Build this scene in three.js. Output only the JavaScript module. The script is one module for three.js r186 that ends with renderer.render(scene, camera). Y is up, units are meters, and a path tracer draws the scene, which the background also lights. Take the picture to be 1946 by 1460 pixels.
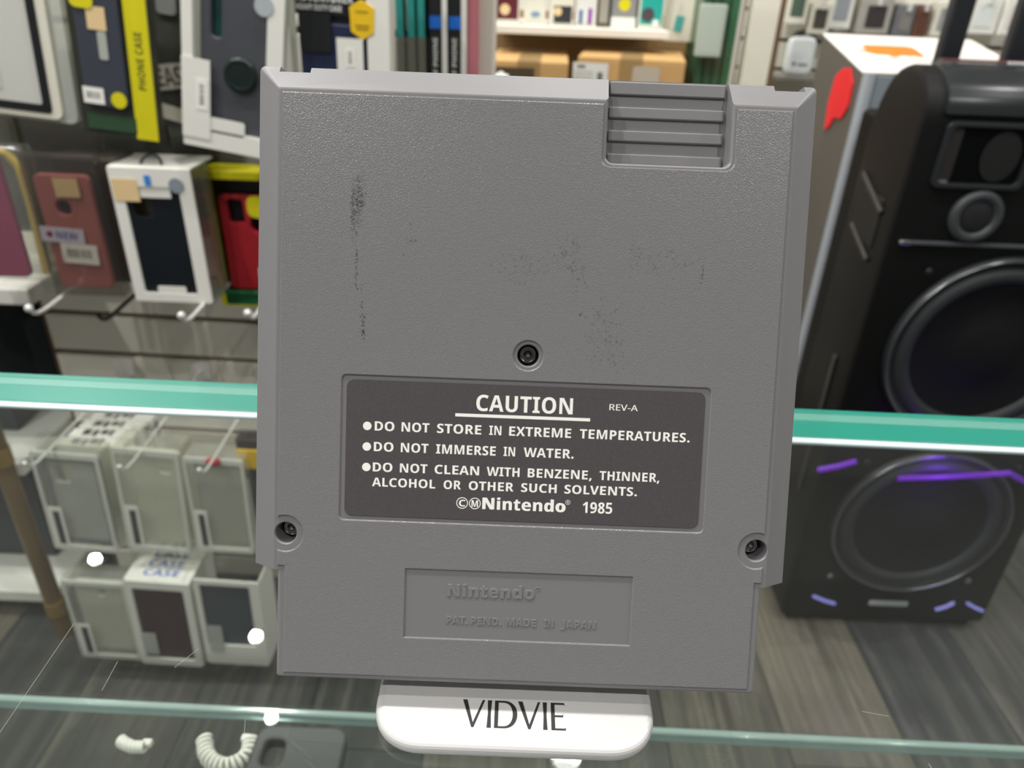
import * as THREE from 'three';
import { RoundedBoxGeometry } from 'three/addons/geometries/RoundedBoxGeometry.js';
import { TextGeometry } from 'three/addons/geometries/TextGeometry.js';
import { FontLoader } from 'three/addons/loaders/FontLoader.js';
import { mergeGeometries, toCreasedNormals } from 'three/addons/utils/BufferGeometryUtils.js';
import { Brush, Evaluator, ADDITION, SUBTRACTION } from 'three-bvh-csg';
import { RectAreaLightUniformsLib } from 'three/addons/lights/RectAreaLightUniformsLib.js';

RectAreaLightUniformsLib.init();
const R = Math.PI / 180;
const scene = new THREE.Scene();
scene.background = new THREE.Color(0x000000);
const renderer = new THREE.WebGLRenderer({ antialias: true });
renderer.toneMapping = THREE.LinearToneMapping;
renderer.toneMappingExposure = 1.39;
renderer.shadowMap.enabled = true;

// ---------------------------------------------------------------- camera: a phone held just above the counter
const EYE = 0.151;                                   // above the counter glass (y = 0)
const FLOOR = -0.95, CEIL = 1.75;
const camera = new THREE.PerspectiveCamera(2 * Math.atan(730 / 1400) / R, 1946 / 1460, 0.01, 50);
camera.position.set(0, EYE, 0);
camera.rotation.set(-29 * R, 0, 2.205 * R, 'XYZ');
camera.focus = 0.158;
camera.userData.fStop = 21;
scene.add(camera);

// ---------------------------------------------------------------- helpers
let seed = 7;
const rnd = () => { seed = (seed + 0x6d2b79f5) | 0; let t = Math.imul(seed ^ (seed >>> 15), 1 | seed); t = (t + Math.imul(t ^ (t >>> 7), 61 | t)) ^ t; return ((t ^ (t >>> 14)) >>> 0) / 4294967296; };
const taken = {};
function numbered(n) { taken[n] = (taken[n] ?? -1) + 1; return taken[n] ? `${n}_${String(taken[n]).padStart(3, '0')}` : n; }
const C = (hex) => new THREE.Color(hex);
const mat = (hex, rough = 0.6, o = {}) => new THREE.MeshPhysicalMaterial({ color: C(hex), roughness: rough, ...o });
const clearMat = (hex = 0xf4f6f2, rough = 0.12, o = {}) => new THREE.MeshPhysicalMaterial({ color: C(hex), roughness: rough, transmission: 0.93, thickness: 0, ior: 1.45, side: THREE.DoubleSide, ...o });
function thing(name, label, category, [x, y, z] = [0, 0, 0], turn = 0, group) {
  const o = new THREE.Group(); o.name = numbered(name); scene.add(o);
  o.position.set(x, y, z); o.rotation.y = turn;
  o.userData = { label, category }; if (group) o.userData.group = group;
  return o;
}
function part(name, geo, m, parent, pos, label) {
  const o = new THREE.Mesh(geo, m); o.name = name; o.castShadow = o.receiveShadow = true;
  if (pos) o.position.set(...pos);
  if (label) o.userData.label = label;
  parent.add(o); return o;
}
function struct(name, geo, m, pos, label) {
  const o = new THREE.Mesh(geo, m); o.name = name; o.castShadow = o.receiveShadow = true;
  if (pos) o.position.set(...pos);
  o.userData = { kind: 'structure', label, category: name.split('_')[0] }; scene.add(o); return o;
}
const box = (w, h, d) => new THREE.BoxGeometry(w, h, d);
const rbox = (w, h, d, r = 0.002, s = 2) => new RoundedBoxGeometry(w, h, d, s, Math.min(r, w / 2.01, h / 2.01, d / 2.01));
function rrect(w, h, r, x = 0, y = 0) {              // rounded rectangle centred on x, y
  const s = new THREE.Shape(), a = x - w / 2, b = x + w / 2, c = y - h / 2, d = y + h / 2;
  s.moveTo(a + r, c); s.lineTo(b - r, c); s.quadraticCurveTo(b, c, b, c + r); s.lineTo(b, d - r); s.quadraticCurveTo(b, d, b - r, d);
  s.lineTo(a + r, d); s.quadraticCurveTo(a, d, a, d - r); s.lineTo(a, c + r); s.quadraticCurveTo(a, c, a + r, c);
  return s;
}
function slab(shape, depth, bevel = 0, seg = 6) {    // extruded along +z from z = 0, bevel kept inside the depth
  const g = new THREE.ExtrudeGeometry(shape, { depth: depth - 2 * bevel, bevelEnabled: bevel > 0, bevelThickness: bevel, bevelSize: bevel, bevelOffset: -bevel, bevelSegments: 2, curveSegments: seg });
  g.translate(0, 0, bevel); return g;
}
function tube(points, r, seg = 24, rad = 8, closed = false) {
  return new THREE.TubeGeometry(new THREE.CatmullRomCurve3(points.map((p) => new THREE.Vector3(...p)), closed, 'catmullrom', 0.1), seg, r, rad, closed);
}
const turned = (g, x = 0, y = 0, z = 0) => { g.rotateX(x); g.rotateY(y); g.rotateZ(z); return g; };
const moved = (g, x, y, z) => g.translate(x, y, z);
const plainGeo = (g) => { const n = g.index ? g.toNonIndexed() : g; for (const k of Object.keys(n.attributes)) if (!['position', 'normal', 'uv'].includes(k)) n.deleteAttribute(k); return n; };
const merge = (...gs) => mergeGeometries(gs.map(plainGeo));
function canvasTex(w, h, draw, srgb = true) {
  const c = document.createElement('canvas'); c.width = w; c.height = h; const g = c.getContext('2d'); draw(g, w, h);
  const t = new THREE.CanvasTexture(c); if (srgb) t.colorSpace = THREE.SRGBColorSpace; t.magFilter = THREE.LinearFilter; return t;
}
function fitText(g, text, x0, x1, top, base, font = 'bold 200px sans-serif') {   // text squeezed exactly into that box
  g.save(); g.font = font; g.textBaseline = 'alphabetic'; g.textAlign = 'left';
  const m = g.measureText(text), wide = m.actualBoundingBoxLeft + m.actualBoundingBoxRight, cap = g.measureText('H').actualBoundingBoxAscent;
  g.translate(x0, base); g.scale((x1 - x0) / wide, (base - top) / cap); g.fillText(text, m.actualBoundingBoxLeft, 0); g.restore();
}
const printMat = (tex, rough = 0.5) => new THREE.MeshPhysicalMaterial({ map: tex, roughness: rough });
// a thin flat piece (sticker, card) whose face carries uv 0..1
function card(w, h, t = 0.0005, r = 0) {
  const g = r ? slab(rrect(w, h, r), t, 0, 5) : box(w, h, t); if (!r) g.translate(0, 0, t / 2);
  const p = g.attributes.position, uv = g.attributes.uv;
  for (let i = 0; i < p.count; i++) uv.setXY(i, p.getX(i) / w + 0.5, p.getY(i) / h + 0.5);
  return g;
}
const barcodeTex = canvasTex(256, 128, (g, w, h) => {
  g.fillStyle = '#f4f2ea'; g.fillRect(0, 0, w, h); g.fillStyle = '#33332f';
  for (let x = 40; x < 216;) { const b = 2 + rnd() * 6; g.fillRect(x, 34, b, 56); x += b + 2 + rnd() * 6; }
});
const M = {
  white: mat(0xe9e7de, 0.45), cream: mat(0xdedaca, 0.55), black: mat(0x17181a, 0.4), softBlack: mat(0x24262a, 0.55), navy: mat(0x1b2547, 0.45),
  yellow: mat(0xd9cf10, 0.45), gold: mat(0xb79a3c, 0.35), red: mat(0xb5222d, 0.4), rose: mat(0xb06a66, 0.45), magenta: mat(0x8a124e, 0.45), green: mat(0x1d6a3c, 0.5),
  teal: mat(0x2f9c93, 0.5), tan: mat(0xe2c592, 0.7), grey: mat(0x6f7172, 0.5), darkGrey: mat(0x45484c, 0.5), paper: mat(0xf1efe8, 0.6), card: mat(0xc29a62, 0.85), tape: mat(0x9b7f52, 0.35),
  wire: mat(0xe6e6e2, 0.25, { metalness: 0.3 }), chrome: mat(0xc9c9c9, 0.18, { metalness: 1 }), blackWire: mat(0x1c1c1c, 0.3, { metalness: 0.3 }),
  clear: clearMat(), clearGrey: clearMat(0xd7d9d4, 0.25), frost: clearMat(0xe9ebe4, 0.45, { transmission: 0.6 }), barcode: printMat(barcodeTex), blue: mat(0x2f86d6, 0.5), orange: mat(0xf27a12, 0.6), bigRed: mat(0xf01822, 0.55),
};

// ---------------------------------------------------------------- the room
const wallM = mat(0xe4e0d6, 0.8), brownM = mat(0x6a5236, 0.7);
struct('wall_back', box(5, 2.9, 0.1), wallM, [0, 0.4, -2.75], 'plain white shop wall behind the shelves');
struct('wall_left', box(0.1, 2.9, 5.2), mat(0x9fa0a0, 0.8), [-2.4, 0.4, -0.2], 'plain grey shop wall on the left');
struct('wall_right', box(0.1, 2.9, 5.2), mat(0x9fa0a0, 0.8), [2.5, 0.4, -0.2], 'plain grey shop wall on the right');
struct('wall_front', box(5, 2.9, 0.1), mat(0x868789, 0.8), [0, 0.4, 2.45], 'plain grey shop wall behind the camera');
struct('ceiling', box(5, 0.1, 5.3), mat(0xc4c4c1, 0.9), [0, CEIL + 0.05, -0.15], 'white shop ceiling');
{ // floor of grey-brown wood-look planks laid towards the counter
  const woods = [0, 1, 2, 3].map((k) => {
    const tex = canvasTex(128, 1024, (g, w, h) => {
      const base = [[98, 92, 80], [60, 61, 60], [84, 81, 73], [70, 69, 65]][k];
      g.fillStyle = `rgb(${base})`; g.fillRect(0, 0, w, h);
      for (let i = 0; i < 420; i++) {
        const x = rnd() * w, y = rnd() * h, l = 60 + rnd() * 420, s = rnd() < 0.5 ? -1 : 1, a = 0.02 + rnd() * 0.07;
        g.strokeStyle = s < 0 ? `rgba(40,36,32,${a})` : `rgba(190,180,160,${a})`; g.lineWidth = 1 + rnd() * 7;
        g.beginPath(); g.moveTo(x, y); g.bezierCurveTo(x + rnd() * 16 - 8, y + l * 0.3, x + rnd() * 16 - 8, y + l * 0.6, x + rnd() * 10 - 5, y + l); g.stroke();
      }
    });
    return new THREE.MeshPhysicalMaterial({ map: tex, roughness: 0.42 });
  });
  const base = struct('floor', box(5, 0.05, 5.3), mat(0x2b2824, 0.9), [0, FLOOR - 0.033, -0.15], 'floor of grey-brown wood-look planks');
  const W = 0.2, L = 1.2, pl = box(W - 0.002, 0.008, L - 0.002);
  let n = 0;
  for (let i = -14; i < 9; i++) for (let j = 0; j < 4; j++) {
    const k = i > 0 ? (i % 2 ? 1 : 3) : [0, 2, 3, 2, 1, 1, 3, 1][-i % 8], off = ((i * 3 + 12) % 4) * 0.28;
    part(n++ ? `plank_${String(n - 1).padStart(3, '0')}` : 'plank', pl, woods[k], base, [0.58 + i * W, 0.029, -2.55 + 0.15 + off + j * L]);
  }
}
// lamps: round downlights set in the ceiling, some of them added as fill
const lampGlow = new THREE.MeshStandardMaterial({ color: 0xffffff, emissive: new THREE.Color(1, 0.97, 0.92), emissiveIntensity: 14, roughness: 0.5 });
const lampSpots = [   // x, z, strength, where
  [-1.47, -1.98, 3, 'nearest the left back corner of the shop'], [-0.79, -1.66, 3, 'just behind the slat wall'], [0.23, -1.56, 2.4, 'above the cardboard boxes', 0.045], [0.12, -0.5, 2.2, 'straight above the counter'],
  [-0.75, -0.45, 3.6, 'added above the counter on the left as fill for the packages'], [1.15, -0.4, 2.4, 'added above the counter on the right as unseen fill'], [-0.75, 0.9, 2.3, 'behind the camera on the left'], [0.8, 0.9, 2.3, 'behind the camera on the right'], [2.0, -1.2, 3, 'close to the right wall'], [-1.7, -0.6, 3, 'close to the left wall'], [-1.25, 0.25, 3, 'added left of the customer side of the counter to brighten the slat wall'],  // both side lamps over the counter and the customer-side one are added fill
];
for (const [x, z, k, where, rad = 0.017] of lampSpots) {
  const lampR = rad;
  const t = thing('downlight', `round white ceiling downlight ${where}`, 'ceiling light', [x, CEIL, z], 0, 'round downlights in the ceiling');
  part('trim_ring', turned(new THREE.TorusGeometry(lampR + 0.009, 0.008, 8, 28), Math.PI / 2), M.white, t, [0, -0.004, 0]);
  part('diffuser', new THREE.CylinderGeometry(lampR, lampR, 0.01, 28), lampGlow, t, [0, -0.006, 0]);
  const l = new THREE.SpotLight(0xfcfbf8, k, 0, 84 * R, 0.25); l.position.set(x, CEIL - 0.02, z); l.target.position.set(x, 0, z); l.castShadow = true; l.shadow.radius = lampR / 0.02;
  scene.add(l); scene.add(l.target);
}

// ---------------------------------------------------------------- glass showcase that carries everything in front
const glass = clearMat(0xeef4f0, 0.0, { transmission: 0.992, ior: 1.5 });   // a little dusty; the milky share also stands in for ceiling veil
{
  const t = thing('showcase', 'glass showcase counter with turquoise back edge', 'showcase', [0, 0, -0.2622], -0.78 * R);
  const w = 1.9, back = 0, front = 0.55, top = new THREE.PlaneGeometry(w, front - 0.0); top.rotateX(-Math.PI / 2);
  part('top_glass', moved(top, 0, 0, front / 2), glass, t);
  const tealGlass = new THREE.MeshPhysicalMaterial({ color: C(0x1a8472), roughness: 0.3, transmission: 0.15, thickness: 0 });
  const edge = part('back_edge', rbox(w, 0.0016, 0.0035, 0.0005), tealGlass, t, [0, -0.0004, 0.0018], 'turquoise glass edge');
  part('pale_stripe', rbox(w, 0.0014, 0.0055, 0.0004), new THREE.MeshPhysicalMaterial({ color: C(0x5b9788), roughness: 0.3, transmission: 0.15, thickness: 0 }), edge, [0, 0, 0.0045], 'pale grey-green stripe');
  part('edge_band', rbox(w, 0.0016, 0.0125, 0.0005), tealGlass, edge, [0, 0, 0.0136]);
  part('frosted_bead', rbox(w, 0.0016, 0.0038, 0.0007), mat(0xc6d3d5, 0.5, { transmission: 0.2 }), edge, [0, 0, 0.0219], 'whitish frosted bead');
  const sh = new THREE.PlaneGeometry(w, front); sh.rotateX(-Math.PI / 2);
  const shelf = part('glass_shelf', moved(sh, 0, -0.2, front / 2), glass, t);
  part('shelf_edge', rbox(w, 0.0075, 0.0045, 0.0016), new THREE.MeshPhysicalMaterial({ color: C(0xd8e6e6), roughness: 0.12, transmission: 0.55, thickness: 0, clearcoat: 1 }), shelf, [0, -0.2045, 0.0033], 'pale blue-green shelf edge');
  const alu = mat(0xa9abad, 0.3, { metalness: 0.8 });
  for (const s of [-1, 1]) part('side_frame', merge(moved(rbox(0.02, 0.45, 0.02), s * 0.95, -0.225, 0.012), moved(rbox(0.02, 0.45, 0.02), s * 0.95, -0.225, front - 0.012), moved(rbox(0.02, 0.02, front), s * 0.95, -0.008, front / 2), moved(rbox(0.02, 0.012, front), s * 0.95, -0.207, front / 2)), alu, t);
  part('base_cabinet', rbox(w + 0.04, 0.515, front - 0.02, 0.004), mat(0x3a3c3f, 0.5), t, [0, -0.6925, front / 2 + 0.01]);
  const scratchM = mat(0xdfe2df, 0.4, { transmission: 0.8 });
  const scratch = (x0, z0, x1, z1, wd = 0.00007) => { const l = Math.hypot(x1 - x0, z1 - z0); const m = part('scratch', box(l, 0.00006, wd), scratchM, t, [(x0 + x1) / 2, 0.00008, (z0 + z1) / 2 + 0.2622]); m.rotation.y = -Math.atan2(z1 - z0, x1 - x0); };
  scratch(-0.1085, -0.0985, -0.1095, -0.1335); scratch(-0.0560, -0.1085, -0.0535, -0.0995, 0.00006); scratch(-0.0920, -0.1140, -0.0925, -0.1225, 0.00006);
  scratch(0.0885, -0.1188, 0.0945, -0.1178, 0.00009); scratch(0.0990, -0.1030, 0.0985, -0.1060, 0.0001); scratch(-0.078, -0.1215, -0.0745, -0.1275, 0.00006);
}

// ---------------------------------------------------------------- the grey game cartridge (local units: millimetres, z towards the viewer, y = 0 at the upper face edge)
const font = await new FontLoader().loadAsync('fonts/droid/droid_sans_bold.typeface.json');
const lean = 24.27 * R;
const cart = thing('game_cartridge', 'grey plastic game cartridge seen from the back, leaning on white stand', 'game cartridge', [0.00327, EYE - 0.022, -0.16514]);
cart.rotation.set(-lean, 0.0019, 0);
const MM = 0.001, mmGeo = (g) => g.scale(MM, MM, MM);
function layered(layers) {                          // closed body from outlines [[x, y], ...] at rising z
  const n = layers[0].pts.length, pos = [], idx = [];
  for (const l of layers) for (const [x, y] of l.pts) pos.push(x, y, l.z);
  for (let k = 0; k + 1 < layers.length; k++) for (let i = 0; i < n; i++) { const a = k * n + i, b = k * n + (i + 1) % n, c = a + n, d = b + n; idx.push(a, b, d, a, d, c); }
  const tri = (l) => THREE.ShapeUtils.triangulateShape(l.pts.map(([x, y]) => new THREE.Vector2(x, y)), []);
  for (const [a, b, c] of tri(layers[0])) idx.push(c, b, a);
  const o = (layers.length - 1) * n; for (const [a, b, c] of tri(layers[layers.length - 1])) idx.push(o + a, o + b, o + c);
  const g = new THREE.BufferGeometry(); g.setAttribute('position', new THREE.Float32BufferAttribute(pos, 3)); g.setIndex(idx);
  const f = g.toNonIndexed(); f.setAttribute('uv', new THREE.Float32BufferAttribute(new Float32Array(f.attributes.position.count * 2), 2)); f.computeVertexNormals(); return f;
}
function rr(x0, x1, y0, y1, r, seg = 4) {            // counter-clockwise rounded rectangle as points; r = [bl, br, tr, tl] or one number
  const q = Array.isArray(r) ? r : [r, r, r, r], out = [];
  [[x0, y0, 180, 1, 1], [x1, y0, 270, -1, 1], [x1, y1, 0, -1, -1], [x0, y1, 90, 1, -1]].forEach(([x, y, a, sx, sy], k) => {
    const rad = Math.max(q[k], 1e-3); for (let i = 0; i <= seg; i++) { const t = (a + (90 * i) / seg) * R; out.push([x + sx * rad + rad * Math.cos(t), y + sy * rad + rad * Math.sin(t)]); }
  });
  return out;
}
const ev = new Evaluator(); ev.useGroups = false; ev.attributes = ['position', 'normal', 'uv'];
const cut = (a, g, op = SUBTRACTION) => { const b = new Brush(g); b.updateMatrixWorld(); const r = ev.evaluate(a, b, op); r.updateMatrixWorld(); return r; };
const plastic = mat(0x7b797a, 0.42, { name: 'grey plastic' });
{
  const up = (z, hx, top, r) => ({ z, pts: rr(-hx, hx, -104.4, top, [0.05, 0.05, r, r]) });
  let b = new Brush(layered([up(-8.45, 60.1, 5.3, 1.2), up(-4.3, 60.1, 5.3, 1.2), up(-3.95, 59.9, 5.12, 1.1), up(-0.75, 55.25, 0.3, 0.5), up(-0.5, 54.95, -0.02, 0.4), up(-0.4, 54.6, -0.35, 0.4)])); b.updateMatrixWorld();
  const tongue = (z, hx, bot, r = 0.6) => ({ z, pts: rr(-hx, hx, bot, -60, [r, r, 0.05, 0.05]) });
  b = cut(b, layered([tongue(-8.45, 53.9, -129.3), tongue(-1.0, 53.9, -129.3), tongue(-0.55, 53.65, -129.05), tongue(-0.401, 53.3, -128.7)]), ADDITION);
  const hole = (x, y, r) => { const ring = (z, q) => ({ z, pts: Array.from({ length: 36 }, (_, i) => [x + q * Math.cos(i * 10 * R), y + q * Math.sin(i * 10 * R)]) }); return layered([ring(-8, r), ring(-0.62, r), ring(-0.3, r + 0.3), ring(2, r + 0.3)]); };
  b = cut(b, hole(0, -54.75, 2.35)); b = cut(b, hole(-52.15, -96.1, 2.4)); b = cut(b, hole(52.35, -96.1, 2.4));
  const gp = (z, o) => ({ z, pts: rr(14.85 - o, 41.15 + o, -13.05 - o, 12, [1.5 + o, 1.5 + o, 0.1, 0.1]) });
  b = cut(b, layered([gp(-4.6, -0.25), gp(-0.95, 0), gp(-0.7, 0.12), gp(-0.35, 0.55), gp(3, 0.6)]));
  const nb = (x0, x1) => moved(box(x1 - x0, 6, 14), (x0 + x1) / 2, 3.95 + 3, -9.4);
  b = cut(b, nb(-55.6, -49.0)); b = cut(b, nb(50.7, 57.2));
  part('back_shell', mmGeo(toCreasedNormals(b.geometry, 0.2)), plastic, cart);
  // the other half of the case, behind the seam
  const f = (z, o) => ({ z, pts: [[-53.9 + o, -129.3 + o], [53.9 - o, -129.3 + o], [53.9 - o, -104.4], [60.1 - o, -104.4 + o], [60.1 - o, 5.3 - o], [-60.1 + o, 5.3 - o], [-60.1 + o, -104.4 + o], [-53.9 + o, -104.4]] });
  let fb = new Brush(layered([f(-17, 0.8), f(-16.2, 0), f(-8.7, 0), f(-8.55, 0.15)])); fb.updateMatrixWorld();
  fb = cut(fb, nb(-55.6, -49.0)); fb = cut(fb, nb(50.7, 57.2));
  part('front_shell', mmGeo(toCreasedNormals(fb.geometry, 0.5)), plastic, cart);
}
{ // the raised, grained face
  const arcPts = (cx, cy, r, a0, a1, n) => Array.from({ length: n + 1 }, (_, i) => [cx + r * Math.cos(a0 + ((a1 - a0) * i) / n), cy + r * Math.sin(a0 + ((a1 - a0) * i) / n)]);
  const outlines = (e) => {                          // the face's outline and openings, drawn in by e
    const x = 53.95 - e, r = 4.0 + e, al = Math.acos((x - 52.25) / r), o = [];
    o.push([-52.3 + e, -128.1 + e], [52.3 - e, -128.1 + e], [52.3 - e, -103.5 + e], [x, -103.5 + e]);
    o.push(...arcPts(52.25, -96.1, r, -al, al - 2 * Math.PI, 26));
    o.push([x, -60], [x, -1 - e], [42 + e, -1 - e], [42 + e, -12], ...arcPts(40.2, -12.1, 1.8 + e, 0, -Math.PI / 2, 8), ...arcPts(15.8, -12.1, 1.8 + e, -Math.PI / 2, -Math.PI, 8), [14 - e, -1 - e], [-x, -1 - e], [-x, -60]);
    o.push(...arcPts(-52.25, -96.1, r, Math.PI - al, -Math.PI + al, 26));
    o.push([-x, -103.5 + e], [-52.3 + e, -103.5 + e]);
    const hr = (w, h, rad, cx, cy) => rr(cx - w / 2 - e, cx + w / 2 + e, cy - h / 2 - e, cy + h / 2 + e, rad + e, 5);
    return [o, hr(80.3, 32.0, 1.0, -0.1, -76.4), hr(50.5, 15.6, 0.1, -0.05, -110.95), arcPts(0, -54.75, 3.2 + e, 0, 2 * Math.PI * (39 / 40), 39)];
  };
  const rings = [[0, -0.41], [0.0, -0.3], [0.06, -0.14], [0.16, -0.045], [0.3, 0]].map(([e, z]) => ({ z, loops: outlines(e) })), pos = [];
  rings.slice(1).forEach((B, k) => { const A = rings[k]; A.loops.forEach((lp, h) => { const n = lp.length; for (let i = 0; i < n; i++) { const j = (i + 1) % n, q = [[...lp[i], A.z], [...lp[j], A.z], [...B.loops[h][j], B.z], [...B.loops[h][i], B.z]]; pos.push(...(h ? [q[1], q[0], q[3], q[1], q[3], q[2]] : [q[0], q[1], q[2], q[0], q[2], q[3]]).flat()); } }); });
  const top = rings[rings.length - 1].loops.map((l) => l.map(([x, y]) => new THREE.Vector2(x, y))), flat = top.flat();
  for (const tri of THREE.ShapeUtils.triangulateShape(top[0], top.slice(1))) { const [p, q, r] = tri.map((i) => flat[i]); const up = (q.x - p.x) * (r.y - p.y) - (q.y - p.y) * (r.x - p.x) > 0; for (const v of up ? [p, q, r] : [p, r, q]) pos.push(v.x, v.y, 0); }
  let g = new THREE.BufferGeometry(); g.setAttribute('position', new THREE.Float32BufferAttribute(pos, 3));
  const uvs = []; for (let i = 0; i < pos.length; i += 3) uvs.push(pos[i], pos[i + 1]); g.setAttribute('uv', new THREE.Float32BufferAttribute(uvs, 2));
  g.computeVertexNormals();
  // pebble grain
  const N = 1024, cells = 210, hgt = new Float32Array(N * N), pts = [];
  for (let j = 0; j < cells; j++) for (let i = 0; i < cells; i++) pts.push([(i + rnd()) / cells * N, (j + rnd()) / cells * N, 0.35 + rnd() * 0.65, 1.6 + rnd() * 2.2]);
  for (const [px, py, a, r] of pts) for (let y = Math.floor(py - 8); y <= py + 8; y++) for (let x = Math.floor(px - 8); x <= px + 8; x++) {
    const d2 = ((x - px) ** 2 + (y - py) ** 2) / (r * r); if (d2 < 6) { const k = ((y + N) % N) * N + ((x + N) % N); hgt[k] = Math.max(hgt[k], a * Math.exp(-d2)); }
  }
  const data = new Uint8Array(N * N * 4); for (let i = 0; i < N * N; i++) { data[i * 4] = data[i * 4 + 1] = data[i * 4 + 2] = Math.min(255, hgt[i] * 255); data[i * 4 + 3] = 255; }
  const bump = new THREE.DataTexture(data, N, N); bump.wrapS = bump.wrapT = THREE.RepeatWrapping; bump.magFilter = THREE.LinearFilter; bump.repeat.set(1 / 46, 1 / 46); bump.needsUpdate = true;
  // colour with the black rub marks of the photograph
  const tint = canvasTex(1536, 1792, (c, w, hh) => {
    c.fillStyle = '#7c7b7b'; c.fillRect(0, 0, w, hh);
    const X = (x) => ((x + 56) / 112) * w, Y = (y) => (-y / 130.667) * hh;
    for (let i = 0; i < 26000; i++) { const v = rnd() < 0.5 ? 95 : 145; c.fillStyle = `rgba(${v},${v - 3},${v - 3},0.10)`; c.fillRect(rnd() * w, rnd() * hh, 2 + rnd() * 3, 2 + rnd() * 3); }
    const speck = (x, y, sx, sy, n, a, s = 3) => { for (let i = 0; i < n; i++) { const u = (rnd() + rnd() + rnd() - 1.5) / 1.5, v = (rnd() + rnd() - 1); c.fillStyle = `rgba(38,36,36,${a * (0.4 + rnd() * 0.6)})`; c.beginPath(); c.arc(X(x + u * sx), Y(y + v * sy), 0.8 + rnd() * s, 0, 7); c.fill(); } };
    speck(-37.4, -23.2, 2.2, 6.5, 420, 0.2, 2.6); speck(-38.6, -26, 0.7, 8, 130, 0.28, 2); speck(-37.6, -36, 0.5, 8, 60, 0.42, 2); speck(-35.8, -50, 0.9, 4, 46, 0.42, 2.4); speck(-36.3, -45, 0.5, 6, 20, 0.4, 2);
    speck(8, -32, 5, 6, 120, 0.13, 4); speck(10, -38, 3, 5, 70, 0.15, 3); speck(16, -49, 6, 9, 160, 0.11, 4); speck(18, -54, 4, 5, 60, 0.14, 3); speck(-2, -36, 9, 4, 110, 0.09, 4); speck(28, -34, 9, 4, 110, 0.10, 4); speck(36.5, -35.5, 0.8, 4, 26, 0.35, 2); speck(22, -32, 2, 4, 30, 0.2, 2.4);
    speck(-26, -31, 2, 6, 26, 0.2, 3); speck(11, -45, 0.6, 0.9, 8, 0.5, 2);
  });
  tint.repeat.set(1 / 112, 1 / 130.667); tint.offset.set(0.5, 1); tint.wrapS = tint.wrapT = THREE.ClampToEdgeWrapping;
  part('grained_face', mmGeo(g), new THREE.MeshPhysicalMaterial({ map: tint, roughness: 0.24, bumpMap: bump, bumpScale: 0.000036 }), cart, null, 'grained grey face with black rub marks');
}
{ // ribs of the finger grip
  for (const [y0, y1] of [[2.1, 4.95], [-2.8, -0.35], [-7.7, -5.3], [-12.62, -10.25]]) part('grip_rib', mmGeo(moved(rbox(25.0, y1 - y0, 2.2, 0.35, 3), 27.9, (y0 + y1) / 2, -5.05)), plastic, cart);
}
{ // screws deep in their holes
  const prof = [[0, -4.0], [0.45, -4.06], [0.8, -4.35], [1.0, -4.8], [1.02, -5.4], [1.45, -5.5], [1.5, -5.0], [1.8, -5.1], [2.1, -5.5], [2.2, -7.9], [0, -7.9]].map(([x, y]) => new THREE.Vector2(x, y));
  const head = new THREE.LatheGeometry(prof, 32); head.rotateX(Math.PI / 2);
  const dark = mat(0xb4b5b8, 0.2, { metalness: 1 });
  for (const [x, y] of [[0, -54.75], [-52.15, -96.1], [52.35, -96.1]]) {
    part('security_screw', mmGeo(moved(head.clone(), x, y, 0)), dark, cart, null, 'dark metal security screw');
  }
}
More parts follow.
